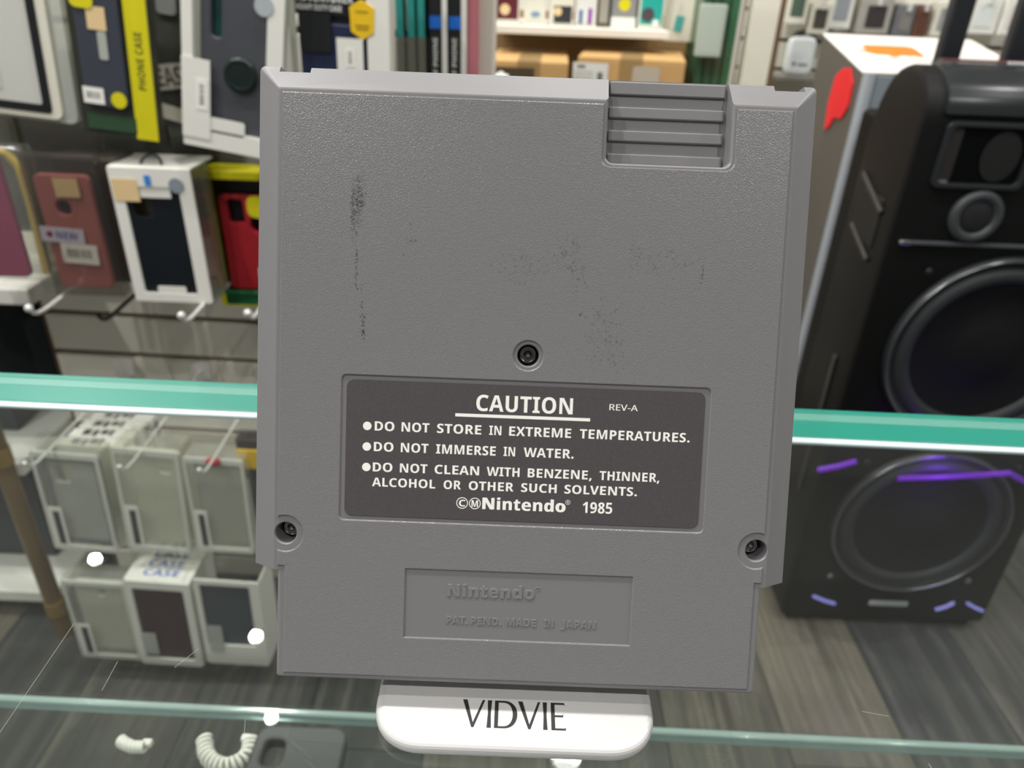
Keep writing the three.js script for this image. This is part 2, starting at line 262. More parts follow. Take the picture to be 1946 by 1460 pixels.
{ // caution label
  const W = 78.2, Hh = 30.3, cx = -0.1, cy = -76.4, S = 25, lx = (x) => (x - cx + W / 2) * S, ly = (y) => (cy + Hh / 2 - y) * S;
  const tex = canvasTex(W * S, Math.round(Hh * S), (g, w, h) => {
    g.fillStyle = '#4f494b'; g.fillRect(0, 0, w, h);
    for (let i = 0; i < 60000; i++) { const v = rnd() < 0.5 ? 40 : 118; g.fillStyle = `rgba(${v},${v - 4},${v - 2},0.13)`; g.fillRect(rnd() * w, rnd() * h, 2 + rnd() * 3, 2 + rnd() * 3); }
    g.fillStyle = '#fbfbf3'; g.strokeStyle = '#fbfbf3';
    const word = (t, x0, x1, top, base, f) => fitText(g, t, lx(x0), lx(x1), ly(top), ly(base), f);
    word('CAUTION', -10.9, 10.2, -63.65, -67.2);
    g.fillRect(lx(-15.4), ly(-67.9), lx(14.1) - lx(-15.4), 0.72 * S);
    word('REV-A', 18.15, 24.35, -64.62, -65.95, '200px sans-serif'); word('REV-A', 18.18, 24.38, -64.64, -65.97, '200px sans-serif');
    const line = (x, y0, x1, y1, list) => list.forEach(([t, a, b, top, base]) => word(t, a, b, top, base));
    const b = (x) => -33.0 + (x - 190) * 0.04258;
    const row = (top, base, ...ws) => { for (let i = 0; i < ws.length; i += 3) word(ws[i], b(ws[i + 1]), b(ws[i + 2]), top, base); };
    row(-70.35, -72.4, 'DO', 192, 293, 'NOT', 330, 473, 'STORE', 512, 740, 'IN', 780, 843, 'EXTREME', 883, 1202, 'TEMPERATURES.', 1246, 1812);
    row(-74.9, -76.97, 'DO', 190, 291, 'NOT', 329, 471, 'IMMERSE', 510, 818, 'IN', 858, 918, 'WATER.', 962, 1220);
    row(-79.5, -81.5, 'DO', 187, 288, 'NOT', 327, 469, 'CLEAN', 506, 736, 'WITH', 775, 945, 'BENZENE,', 987, 1318, 'THINNER,', 1358, 1668);
    row(-82.85, -84.8, 'ALCOHOL', 185, 512, 'OR', 555, 645, 'OTHER', 685, 917, 'SUCH', 956, 1140, 'SOLVENTS.', 1180, 1556);
    for (const y of [-71.45, -76.02, -80.57]) { g.beginPath(); g.arc(lx(-34.55), ly(y), 0.95 * S, 0, 7); g.fill(); }
    g.lineWidth = 0.19 * S;
    for (const [x, t] of [[-13.25, 'C'], [-10.45, 'M']]) { g.beginPath(); g.arc(lx(x), ly(-87.8), 1.2 * S, 0, 7); g.stroke(); word(t, x - 0.72, x + 0.72, -87.05, -88.55); }
    word('Nintendo', -8.75, 9.45, -86.45, -89.0); word('Nintendo', -8.6, 9.4, -86.42, -88.98); word('Nintendo', -8.8, 9.6, -86.48, -89.02);
    g.lineWidth = 0.09 * S; g.beginPath(); g.arc(lx(10.05), ly(-86.75), 0.5 * S, 0, 7); g.stroke(); word('R', 9.85, 10.28, -86.5, -87.05, '200px sans-serif');
    word('1985', 13.35, 19.9, -86.5, -88.95);
  });
  const g = slab(rrect(W, Hh, 1.9, 0, 0), 0.22, 0.06, 8);
  const p = g.attributes.position, uv = g.attributes.uv; for (let i = 0; i < p.count; i++) uv.setXY(i, p.getX(i) / W + 0.5, p.getY(i) / Hh + 0.5);
  part('caution_label', mmGeo(moved(g, cx, cy, -0.4)), printMat(tex, 0.42), cart, null, 'dark grey caution label with cream print');
}
function raised(text, x0, x1, y0, y1, h, bevel) {
  const g = new TextGeometry(text, { font, size: 2, depth: h, bevelEnabled: true, bevelThickness: bevel, bevelSize: bevel * 0.7, bevelSegments: 2, curveSegments: 5 });
  g.computeBoundingBox(); const b = g.boundingBox, ref = new TextGeometry('H', { font, size: 2, depth: h, bevelEnabled: false }); ref.computeBoundingBox();
  g.translate(-b.min.x, 0, 0); g.scale((x1 - x0) / (b.max.x - b.min.x), (y1 - y0) / ref.boundingBox.max.y, 1); return g.translate(x0, y0, -0.4);
}
{
  const b = (x) => -15.95 + (x - 370) * 0.02782;
  part('raised_lettering', mmGeo(merge(raised('Nintendo', -15.9, 3.6, -109.1, -106.4, 0.1, 0.09), moved(new THREE.TorusGeometry(0.42, 0.09, 6, 20), 4.2, -106.75, -0.35))), plastic, cart);
  const words = [['PAT.', 370, 545], ['PEND.', 568, 815], ['MADE', 853, 1095], ['IN', 1155, 1235], ['JAPAN', 1292, 1575]];
  part('raised_lettering', mmGeo(merge(...words.map(([t, x0, x1]) => raised(t, b(x0), b(x1), -115.4, -113.7, 0.09, 0.07)))), plastic, cart);
}

// ---------------------------------------------------------------- white phone stand under the cartridge
{
  const t = thing('phone_stand', 'white phone stand with rounded front plate reading VIDVIE', 'phone stand', [0.0035, 0, -0.1015]);
  const whiteP = mat(0xcdcbc9, 0.35);
  const s = new THREE.Shape(), hw = 0.032, r = 0.0115, d = 0.082;   // seen from above: x across, y away from the viewer
  s.moveTo(-hw + r, 0); s.lineTo(hw - r, 0); s.bezierCurveTo(hw - r * 0.4, 0, hw, r * 0.4, hw, r); s.lineTo(hw, d - r); s.quadraticCurveTo(hw, d, hw - r, d); s.lineTo(-hw + r, d); s.quadraticCurveTo(-hw, d, -hw, d - r); s.lineTo(-hw, r); s.bezierCurveTo(-hw, r * 0.4, -hw + r * 0.4, 0, -hw + r, 0);
  const g = new THREE.ExtrudeGeometry(s, { depth: 0.0004, bevelEnabled: true, bevelThickness: 0.0019, bevelSize: 0.0019, bevelOffset: -0.0019, bevelSegments: 5, curveSegments: 12 });
  g.translate(0, 0, 0.0019); g.rotateX(-Math.PI / 2);
  part('base_plate', toCreasedNormals(plainGeo(g), 0.6), whiteP, t);
  const bz = -0.1276 + 0.1015;                       // where the cartridge's far lower edge rests
  const rest = slab(rrect(0.052, 0.094, 0.008, 0, 0.047), 0.0035, 0.001); rest.translate(0, 0, -0.0036); rest.rotateX(-lean);
  part('back_rest', rest, whiteP, t, [0, 0.0042, bz - 0.001]);
  const strut = slab(rrect(0.03, 0.048, 0.004, 0, 0.024), 0.003, 0.0008); strut.rotateX(32 * R);
  part('rear_strut', strut, whiteP, t, [0, 0.004, bz - 0.051]);
  // VIDVIE in flared capitals, printed on the plate
  const sh = [], poly = (...p) => { const q = new THREE.Shape(); q.moveTo(...p[0]); p.slice(1).forEach((v) => q.lineTo(...v)); sh.push(q); };
  const V = (x) => { poly([x, 1], [x + 0.17, 1], [x + 0.42, 0.17], [x + 0.38, 0]); poly([x + 0.74, 1], [x + 0.83, 1], [x + 0.46, 0], [x + 0.38, 0], [x + 0.42, 0.17]); };
  const I = (x) => poly([x, 0], [x + 0.16, 0], [x + 0.135, 0.5], [x + 0.16, 1], [x, 1], [x + 0.025, 0.5]);
  const D = (x) => { const q = new THREE.Shape(); q.moveTo(x, 0); q.lineTo(x + 0.35, 0); q.bezierCurveTo(x + 0.68, 0, x + 0.84, 0.24, x + 0.84, 0.5); q.bezierCurveTo(x + 0.84, 0.76, x + 0.68, 1, x + 0.35, 1); q.lineTo(x, 1); q.closePath(); const h = new THREE.Path(); h.moveTo(x + 0.14, 0.07); h.lineTo(x + 0.14, 0.93); h.lineTo(x + 0.32, 0.93); h.bezierCurveTo(x + 0.58, 0.93, x + 0.67, 0.7, x + 0.67, 0.5); h.bezierCurveTo(x + 0.67, 0.3, x + 0.58, 0.07, x + 0.32, 0.07); h.closePath(); q.holes.push(h); sh.push(q); };
  const E = (x) => { poly([x, 0], [x + 0.14, 0], [x + 0.14, 1], [x, 1]); poly([x + 0.14, 0], [x + 0.52, 0], [x + 0.54, 0.12], [x + 0.5, 0.07], [x + 0.14, 0.07]); poly([x + 0.14, 0.47], [x + 0.44, 0.47], [x + 0.46, 0.6], [x + 0.42, 0.54], [x + 0.14, 0.54]); poly([x + 0.14, 0.93], [x + 0.48, 0.93], [x + 0.52, 0.88], [x + 0.5, 1], [x + 0.14, 1]); };
  V(0); I(0.93); D(1.2); V(2.06); I(2.98); E(3.28);
  const lg = new THREE.ExtrudeGeometry(sh, { depth: 0.01, bevelEnabled: false, curveSegments: 10 });
  lg.scale(0.0236 / 3.82, 0.0071, 0.004); lg.translate(-0.0085 - 0.0035, 0, 0); lg.rotateX(-Math.PI / 2);
  part('printed_lettering', lg, mat(0x2b2b2b, 0.5), t, [0, 0.0042, 0.1015 - 0.1064], 'dark VIDVIE lettering');
}

// ---------------------------------------------------------------- slat wall behind the counter, left
const slatM = mat(0xe4e0d2, 0.6);
const SW = { x0: -0.80, x1: -0.052, z: -1.13, turn: -2 * R };
{
  const w = SW.x1 - SW.x0, base = struct('wall_slat', box(w, 1.62, 0.02), brownM, [(SW.x0 + SW.x1) / 2, -0.14, SW.z - 0.022], 'cream slat wall with brown grooves behind the hanging phone cases');
  base.rotation.y = SW.turn;
  const sg = rbox(w, 0.0655, 0.014, 0.0015);
  for (let k = 0; k < 21; k++) part(k ? `slat_${String(k).padStart(3, '0')}` : 'slat', sg, slatM, base, [0, -0.375 + 0.14 + 0.0375 + (k - 8) * 0.075, 0.018]);
  part('end_trim', rbox(0.02, 1.62, 0.05, 0.003), M.cream, base, [w / 2 + 0.001, 0, 0.012], 'white upright end trim');
  part('side_trim', rbox(0.012, 1.62, 0.03, 0.003), brownM, base, [-w / 2 - 0.005, 0, 0.004], 'brown board edge');
}
// one hook: straight arm out of the wall with an upturned tip
function hook(label, x, y, z1, m, z0 = SW.z + 0.02, tip = true, r = 0.0028) {
  const t = thing('wall_hook', label, 'hook', [x, y, z0], 0, 'wire hooks on the slat wall');
  const L = z1 - z0;
  part('arm', tube([[0, 0.012, 0], [0, 0.006, L * 0.3], [0, 0, L * 0.9], [0, 0.002, L], [0, 0.012, L + 0.008]], r, 30, 8), m, t);
  if (tip) part('tip', new THREE.SphereGeometry(r * 1.85, 12, 10), m, t, [0, 0.014, L + 0.009]);
  part('mount', rbox(0.03, 0.03, 0.006, 0.002), m, t, [0, 0.012, 0.002]);
}
hook('white wire hook tip lowest left under the rose case', -0.615, -0.252, -0.86, M.wire);
hook('black wire hook below the gap between rose case and white box', -0.535, -0.262, -0.87, M.blackWire, SW.z + 0.02, false);
hook('white wire hook tip below the white box with the black case', -0.422, -0.254, -0.86, M.wire);
hook('white wire hook at the left edge of the cartridge under the red case', -0.337, -0.247, -0.86, M.wire);
hook('white wire hook carrying the clear package with dark window', -0.665, -0.472, -0.83, M.wire, SW.z + 0.02, true, 0.0019);
hook('white wire hook carrying the frosted clear case package', -0.535, -0.472, -0.83, M.wire, SW.z + 0.02, true, 0.0019);
hook('white wire hook carrying the package with a red tag', -0.425, -0.472, -0.83, M.wire, SW.z + 0.02, true, 0.0019);

// phone case outline with optional holes, extruded
function caseGeo(w, h, t, r, holes = []) {
  const s = rrect(w, h, r, 0, h / 2);
  for (const [x, y, hw, hh, hr] of holes) s.holes.push(new THREE.Path(rrect(hw, hh, hr, x, y).getPoints(8)));
  return slab(s, t, Math.min(0.0016, t / 3), 8);
}
// hollow frame of a window box
function frameGeo(w, h, t, x0, x1, y0, y1, r = 0.002) {
  const s = rrect(w, h, r, 0, h / 2); s.holes.push(new THREE.Path(rrect(x1 - x0, y1 - y0, 0.004, (x0 + x1) / 2, (y0 + y1) / 2).getPoints(8)));
  return slab(s, t, 0, 6);
}
const HANG = 'phone case packages hanging on the slat wall';
const tilt = (o, deg) => { o.rotation.z = deg * R; return o; };

{ // folio, top left corner
  const t = tilt(thing('tablet_folio', 'large pale folio case with black rim in a clear box, top left corner', 'tablet case', [-0.632, -0.017, -0.925], 0, HANG), -5);
  part('clear_box', frameGeo(0.19, 0.26, 0.03, -0.088, 0.08, 0.01, 0.25, 0.012), M.frost, t, [0, 0, -0.03]);
  part('inner_tray', frameGeo(0.17, 0.25, 0.012, -0.079, 0.072, 0.012, 0.24, 0.01), M.cream, t, [-0.006, 0.004, -0.008]);
  part('rim', frameGeo(0.152, 0.236, 0.006, -0.07, 0.066, 0.009, 0.228, 0.006), M.black, t, [-0.008, 0.01, -0.001]);
  part('panel', slab(rrect(0.142, 0.224, 0.004, 0, 0.112), 0.003, 0.0008), mat(0xc9c8c0, 0.6), t, [-0.01, 0.016, -0.001]);
  const tx = canvasTex(256, 128, (g, w, h) => { g.fillStyle = '#c9c8c0'; g.fillRect(0, 0, w, h); g.fillStyle = '#7fa9ad'; g.fillRect(10, 14, 150, 14); for (const [x, w2] of [[14, 40], [62, 22], [98, 58], [166, 30], [204, 36]]) { g.fillRect(x, 56, w2, 18); g.fillRect(x + 6, 78, w2 * 0.7, 26); } });
  part('print', card(0.06, 0.026), printMat(tx, 0.6), t, [-0.018, 0.045, 0.0022]);
}
{ // dark box with the yellow side
  const t = tilt(thing('phone_case_box', 'dark phone case box with a bright yellow lettered side strip', 'phone case', [-0.488, -0.035, -0.92], 0, HANG), -5.5);
  part('body', rbox(0.088, 0.26, 0.026, 0.002), mat(0x2f3129, 0.4), t, [-0.0, 0.13, -0.014]);
  const tx = canvasTex(128, 1024, (g, w, h) => { g.fillStyle = '#d9cf10'; g.fillRect(0, 0, w, h); g.fillStyle = '#262414'; g.translate(w / 2, 0); g.translate(0, h); g.rotate(-Math.PI / 2); fitText(g, 'PHONE CASE', 225, 470, -20, 24); });
  part('yellow_strip', card(0.0255, 0.262, 0.002), printMat(tx, 0.45), t, [0.0345, 0.13, -0.001], 'yellow strip with black PHONE CASE lettering');
  part('phone_case', caseGeo(0.05, 0.19, 0.006, 0.008), mat(0x3b3f4a, 0.4), t, [-0.008, 0.032, -0.002]);
  part('price_tag', card(0.021, 0.024, 0.0006), M.tan, t, [-0.008, 0.128, 0.0045]);
  part('hang_tab', card(0.010, 0.03, 0.0006, 0.003), M.frost, t, [-0.004, 0.1, 0.0045]);
  part('barcode_sticker', card(0.024, 0.018, 0.0006), M.barcode, t, [-0.022, 0.044, 0.0045]);
  part('round_sticker', new THREE.CylinderGeometry(0.009, 0.009, 0.0008, 20).rotateX(Math.PI / 2), M.yellow, t, [0.007, 0.042, 0.0048]);
  part('brand_badge', card(0.026, 0.03, 0.001, 0.008), M.yellow, t, [-0.022, 0.152, 0.005]);
  part('green_base', card(0.058, 0.018, 0.0006), mat(0x2c4a30, 0.5), t, [-0.006, 0.014, 0.0005]);
}
{ // dark sleeve behind
  const t = tilt(thing('phone_case_sleeve', 'dark grey phone case sleeve with slanted white lettering behind the yellow strip', 'phone case', [-0.446, -0.04, -1.0], 0, HANG), -7);
  part('body', rbox(0.088, 0.26, 0.018, 0.003), mat(0x45463f, 0.5), t, [0, 0.13, -0.01]);
  part('camera_patch', card(0.024, 0.06, 0.002, 0.006), mat(0x8d8e8c, 0.4), t, [-0.01, 0.165, 0]);
  const tx = canvasTex(512, 180, (g, w, h) => { g.fillStyle = '#cfcbbf'; g.fillRect(0, 0, w, h); g.fillStyle = '#5b4038'; fitText(g, 'EASY', 90, 350, 26, 156); });
  const band = part('lettered_band', card(0.086, 0.03, 0.001), printMat(tx, 0.5), t, [0, 0.066, 0.0002]); band.rotation.z = 14 * R;
  const b2 = part('lower_band', card(0.086, 0.018, 0.001), M.cream, t, [0, 0.017, 0.0002]); b2.rotation.z = -8 * R;
}
{ // white frame, dark case with ring
  const t = tilt(thing('phone_case_box', 'white window box with a dark grey ring-holder phone case', 'phone case', [-0.345, -0.045, -0.9], 0, HANG), -9);
  part('frame', frameGeo(0.112, 0.25, 0.004, -0.044, 0.038, 0.022, 0.24), M.white, t);
  part('tray', frameGeo(0.104, 0.245, 0.022, -0.045, 0.04, 0.02, 0.235), M.frost, t, [0.003, 0.002, -0.022]);
  part('phone_case', caseGeo(0.076, 0.165, 0.009, 0.01, [[-0.02, 0.128, 0.012, 0.05, 0.005]]), mat(0x4a4b50, 0.35), t, [0.0, 0.02, -0.012]);
  part('camera_panel', card(0.03, 0.06, 0.002, 0.008), mat(0x23524e, 0.4), t, [-0.013, 0.148, -0.014]);
  part('ring_holder', merge(new THREE.TorusGeometry(0.0155, 0.004, 10, 28), moved(new THREE.CylinderGeometry(0.016, 0.016, 0.006, 28).rotateX(Math.PI / 2), 0, 0, 0.0005)), mat(0x12221f, 0.3), t, [0.008, 0.088, -0.001]);
  part('barcode_tag', card(0.032, 0.088, 0.0008), M.white, t, [-0.0405, 0.054, 0.0042]);
  const bc = part('barcode', card(0.034, 0.013, 0.0003), M.barcode, t, [-0.0335, 0.06, 0.0052]); bc.rotation.z = 90 * R;
  part('lower_tab', card(0.042, 0.017, 0.001, 0.004), M.white, t, [-0.006, 0.028, 0.003]);
  part('round_seal', new THREE.CylinderGeometry(0.0105, 0.0105, 0.0008, 20).rotateX(Math.PI / 2), mat(0xaeb6b9, 0.2), t, [0.034, 0.165, 0.0045]);
}
{ // navy box
  const t = tilt(thing('phone_case_box', 'navy heavy duty phone case in a box with a yellow badge', 'phone case', [-0.2145, -0.02, -0.92], 0, HANG), -1.5);
  part('box', frameGeo(0.122, 0.28, 0.004, -0.053, 0.036, 0.012, 0.27), M.white, t, [-0.003, 0, 0]);
  part('side_panels', frameGeo(0.118, 0.275, 0.03, -0.056, 0.056, 0.006, 0.27), M.cream, t, [0, 0.002, -0.03]);
  part('backing_card', box(0.09, 0.27, 0.002), M.black, t, [-0.004, 0.137, -0.016]);
  part('phone_case', caseGeo(0.084, 0.11, 0.01, 0.008), M.navy, t, [-0.004, 0.006, -0.013]);
  part('camera_block', card(0.036, 0.04, 0.003, 0.005), M.black, t, [-0.027, 0.106, -0.003]);
  const tx = canvasTex(512, 200, (g, w, h) => { g.fillStyle = '#141414'; g.fillRect(0, 0, w, h); g.fillStyle = '#f1f1ee'; fitText(g, 'ADVENTURER', 10, 500, 20, 96); fitText(g, 'HEAVY DUTY CASE', 10, 400, 120, 165); });
  part('title_print', card(0.068, 0.026, 0.0008), printMat(tx, 0.4), t, [-0.017, 0.137, -0.012]);
  const hex = new THREE.Shape(); [[-0.014, 0.012], [0, 0.02], [0.014, 0.012], [0.013, -0.013], [0, -0.021], [-0.013, -0.013]].forEach((p, i) => (i ? hex.lineTo(...p) : hex.moveTo(...p)));
  const badge = part('badge', slab(hex, 0.002, 0.0004), mat(0xeec31c, 0.4), t, [0.028, 0.123, 0.003], 'yellow hexagonal badge');
  part('badge_line', merge(...[[0.008, 0.014], [-0.006, 0.016], [-0.0095, 0.014]].map(([y, w]) => moved(box(w, 0.0012, 0.0006), 0, y, 0.0022))), mat(0xa57f08, 0.5), badge);
  part('white_tag', card(0.03, 0.09, 0.0008), M.white, t, [0.013, 0.058, 0.0045]);
  const bc = part('barcode', card(0.02, 0.01, 0.0003), M.barcode, t, [0.013, 0.083, 0.0055]); bc.rotation.z = 90 * R;
}
{ // thin packages seen edge-on at the right end of the slat wall
  const xs = [-0.1665, -0.1545, -0.1405, -0.1285];
  xs.forEach((x, i) => {
    const t = thing('slim_case_pack', ['leftmost', 'second', 'third', 'rightmost'][i] + ' of four thin clear packs with teal tops hung edge-on', 'phone case', [x, -0.05, -1.0], (4 - i) * 2 * R, 'thin clear packs hung edge-on');
    part('clear_sleeve', box(0.0095, 0.13, 0.095), clearMat(0x9d9c8c, 0.3, { transmission: 0.55 }), t, [0, 0.065, -0.05]);
    part('teal_card', box(0.0085, 0.1, 0.095), M.teal, t, [0, 0.179, -0.05]);
  });
  [[-0.1105, -0.108], [-0.0868, -0.083]].forEach(([x], i) => {
    const t = thing('slim_case_box', ['left', 'right'][i] + ' of two narrow black box spines with a blue band and white lettering', 'phone case', [x, -0.06, -1.0], 0, 'narrow black box spines');
    part('box', rbox(0.0145, 0.26, 0.1, 0.001), M.black, t, [0, 0.13, -0.05]);
    part('blue_band', card(0.0142, 0.014, 0.0008), mat(0x1667c9, 0.4), t, [0, 0.158, 0]);
    const tx = canvasTex(96, 768, (g, w, h) => { g.fillStyle = '#1a1a1a'; g.fillRect(0, 0, w, h); g.fillStyle = '#d9d9d2'; g.translate(w / 2, h); g.rotate(-Math.PI / 2); fitText(g, 'SHOCK PROOF PHONE', 20, 740, -24, 24); });
    part('spine_print', card(0.011, 0.11, 0.0008), printMat(tx, 0.4), t, [-0.0005, 0.09, 0]);
    part('white_edge', box(0.0065, 0.26, 0.098), M.white, t, [0.0108, 0.13, -0.05]);
  });
  const t = thing('slim_case_box', 'narrow pink-red case spine beside the white upright', 'phone case', [-0.0655, -0.06, -1.0], 0, 'thin clear packs hung edge-on');
  part('box', rbox(0.0155, 0.26, 0.09, 0.003), mat(0xc4586a, 0.45), t, [0, 0.13, -0.05]);
  part('clear_sleeve', box(0.0175, 0.265, 0.093), M.clear, t, [0, 0.132, -0.0495]);
}
{ // second row
  const t = thing('phone_case_pack', 'magenta phone case with a gold edge at the left border', 'phone case', [-0.682, -0.232, -0.92], 2 * R, HANG);
  part('clear_pack', rbox(0.108, 0.178, 0.03, 0.008), M.clear, t, [0.01, 0.089, -0.017]);
  part('phone_case', caseGeo(0.086, 0.166, 0.009, 0.01), M.magenta, t, [-0.012, 0.006, -0.012]);
  part('gold_edge', tube([[0.046, 0.008, -0.016], [0.05, 0.1, -0.016], [0.049, 0.15, -0.016], [0.036, 0.168, -0.016], [-0.03, 0.171, -0.016]], 0.0062, 30, 8), M.gold, t);
  part('barcode_sticker', card(0.03, 0.026, 0.0006), M.barcode, t, [-0.032, 0.05, -0.0025]);
}
{
  const t = thing('phone_case_bag', 'rose gold phone case in a clear plastic bag with three stickers', 'phone case', [-0.576, -0.24, -0.92], 0, HANG);
  part('phone_case', caseGeo(0.07, 0.15, 0.01, 0.009, [[-0.0255, 0.12, 0.013, 0.042, 0.005], [-0.005, 0.108, 0.019, 0.019, 0.0094]]), M.rose, t, [0, 0.004, -0.011]);
  part('camera_opening', merge(moved(box(0.013, 0.042, 0.001), -0.0255, 0.124, -0.009), moved(new THREE.CylinderGeometry(0.0094, 0.0094, 0.001, 20).rotateX(Math.PI / 2), -0.005, 0.112, -0.009)), M.softBlack, t);
  part('price_tag', card(0.031, 0.024, 0.0005), M.tan, t, [0.007, 0.139, 0.0015]);
  const tx = canvasTex(256, 96, (g, w, h) => { g.fillStyle = '#d7d3e6'; g.fillRect(0, 0, w, h); g.fillStyle = '#8c2440'; g.beginPath(); g.arc(54, 48, 20, 0, 7); g.fill(); g.fillStyle = '#3b3f9a'; fitText(g, 'NEW', 92, 220, 26, 72); });
  const st = part('blue_print_sticker', card(0.056, 0.02, 0.0005), printMat(tx, 0.5), t, [-0.014, 0.077, 0.0015]); st.rotation.z = -3 * R;
  part('barcode_sticker', card(0.047, 0.027, 0.0005, 0.002), M.barcode, t, [0.003, 0.052, 0.0018]).rotation.z = -3 * R;
  part('clear_bag', slab(rrect(0.098, 0.188, 0.006, 0, 0.09), 0.02, 0.006), clearMat(0xd8d5d0, 0.1, { transmission: 0.97 }), t, [0.002, -0.004, -0.017]);
}
{ // darker packs right behind it on the same hook
  const t = thing('phone_case_pack', 'dark brownish clear pack stacked just behind the rose case', 'phone case', [-0.566, -0.236, -0.965], 0, HANG);
  part('clear_pack', rbox(0.088, 0.168, 0.05, 0.006), clearMat(0x8d8076, 0.25, { transmission: 0.7 }), t, [0.014, 0.084, 0]);
  part('phone_case', caseGeo(0.07, 0.15, 0.01, 0.009), mat(0x4a3a36, 0.5), t, [0.012, 0.008, -0.005]);
}
{
  const t = thing('phone_case_box', 'white window box showing a black phone case', 'phone case', [-0.4605, -0.2505, -0.92], 0, HANG);
  part('front_frame', frameGeo(0.103, 0.178, 0.003, -0.037, 0.034, 0.012, 0.155), M.white, t);
  part('top_panel', rbox(0.103, 0.003, 0.075, 0.001), M.white, t, [0, 0.1775, -0.036]);
  part('clear_side', box(0.0015, 0.178, 0.05), M.clearGrey, t, [0.051, 0.089, -0.027]);
  part('base_panel', box(0.103, 0.002, 0.07), M.frost, t, [0, 0.001, -0.037]);
  part('phone_case', caseGeo(0.077, 0.15, 0.01, 0.009, [[-0.018, 0.122, 0.022, 0.03, 0.006]]), mat(0x12181d, 0.35), t, [-0.001, 0.008, -0.012]);
  part('lower_tab', card(0.038, 0.012, 0.001, 0.003), M.white, t, [0.0, 0.016, 0.0015]);
  part('price_tag', card(0.032, 0.028, 0.0006), M.tan, t, [-0.033, 0.15, 0.0032]);
  part('upper_flap', card(0.05, 0.022, 0.001), M.white, t, [-0.003, 0.152, 0.0005]);
  part('blue_mark', card(0.008, 0.013, 0.0004, 0.002), M.blue, t, [-0.003, 0.163, 0.0034]);
  part('round_seal', new THREE.CylinderGeometry(0.0095, 0.0095, 0.0008, 20).rotateX(Math.PI / 2), mat(0x8b949b, 0.2), t, [0.032, 0.158, 0.0036]);
  const ring = part('hanger_loop', new THREE.TorusGeometry(0.013, 0.0018, 8, 24, Math.PI), M.softBlack, t, [-0.002, 0.179, -0.012]);
  ring.rotation.x = -35 * R;
}
{
  const t = thing('phone_case_box', 'red phone case in a yellow and green box beside the cartridge', 'phone case', [-0.372, -0.28, -0.98], 0, HANG);
  part('yellow_frame', frameGeo(0.1, 0.192, 0.006, -0.0465, 0.0465, 0.02, 0.182), M.yellow, t, [0, 0, -0.004]);
  part('back_card', box(0.094, 0.186, 0.002), M.black, t, [0, 0.095, -0.022]);
  part('yellow_top', rbox(0.1, 0.003, 0.04, 0.001), M.yellow, t, [0, 0.192, -0.02]);
  part('yellow_side', box(0.002, 0.188, 0.036), M.yellow, t, [-0.049, 0.096, -0.02]);
  part('phone_case', caseGeo(0.08, 0.135, 0.01, 0.008, [[-0.018, 0.113, 0.022, 0.032, 0.005], [0.012, 0.096, 0.024, 0.024, 0.0115]]), M.red, t, [0.004, 0.024, -0.016]);
  part('green_base', rbox(0.092, 0.021, 0.008, 0.001), M.green, t, [0.002, 0.012, -0.002]);
  part('yellow_badge', card(0.042, 0.03, 0.001, 0.012), M.yellow, t, [0.026, 0.146, 0.0005]);
  part('barcode_sticker', card(0.03, 0.022, 0.0006), M.barcode, t, [0.022, 0.046, -0.0045]);
}
[[-0.74, 'grey plastic sleeve hanging behind the magenta case', 0x8f8b7e, 0.1], [-0.63, 'grey plastic sleeve hanging above and behind the rose case', 0x948f84, 0.105], [-0.53, 'narrow grey plastic sleeve hanging above and behind the white box with black case', 0x8a8679, 0.09], [-0.43, 'grey plastic sleeve hanging above and behind the red case', 0x918d7f, 0.1]].forEach(([x, label, c, w]) => {
  const t = thing('hanging_sleeve', label, 'phone case', [x, -0.2, -1.06], (rnd() - 0.5) * 10 * R, 'sleeves hanging close to the slat wall');
  part('sleeve', rbox(w, 0.25, 0.05, 0.004), mat(c, 0.5), t, [0, 0.125, 0]); part('clear_front', slab(rrect(w * 0.96, 0.23, 0.006, 0, 0.115), 0.006, 0.001), M.clearGrey, t, [0, 0.008, 0.0255]);
});
// third row, seen through the counter glass
const seamM = mat(0xf1f1ea, 0.3, { transmission: 0.35 });
function clearPack(label, x, y, z, w, h, d, o = {}) {
  const t = thing('clear_case_pack', label, 'phone case', [x, y, z], (o.turn ?? 0) * R, 'clear packs seen through the counter glass');
  tilt(t, o.tilt ?? 0);
  part('clear_shell', slab(rrect(w, h, 0.006, 0, h / 2), d, 0.003), clearMat(o.shell ?? 0xf2f2ea, 0.12, { transmission: 0.82 }), t, [0, 0, -d]);
  part('inner_case', caseGeo(w * 0.84, h * 0.88, 0.008, 0.01, o.holes ?? []), o.inner ?? M.frost, t, [0.002, h * 0.05, -d * 0.5]);
  part('seam_rim', frameGeo(w * 0.99, h * 0.99, 0.003, -w * 0.445, w * 0.445, h * 0.05, h * 0.94, 0.006), seamM, t, [0, 0.001, -0.0015]);
  const tag = part('side_label', card(w * 0.25, h * 0.42, 0.0006, 0.002), M.white, t, [-w * 0.36, h * 0.24, 0.0006]);
  part('dark_window', card(w * 0.1, h * 0.34, 0.0005), mat(0x353c3a, 0.4), tag, [w * 0.03, 0, 0.0006]);
  return t;
}
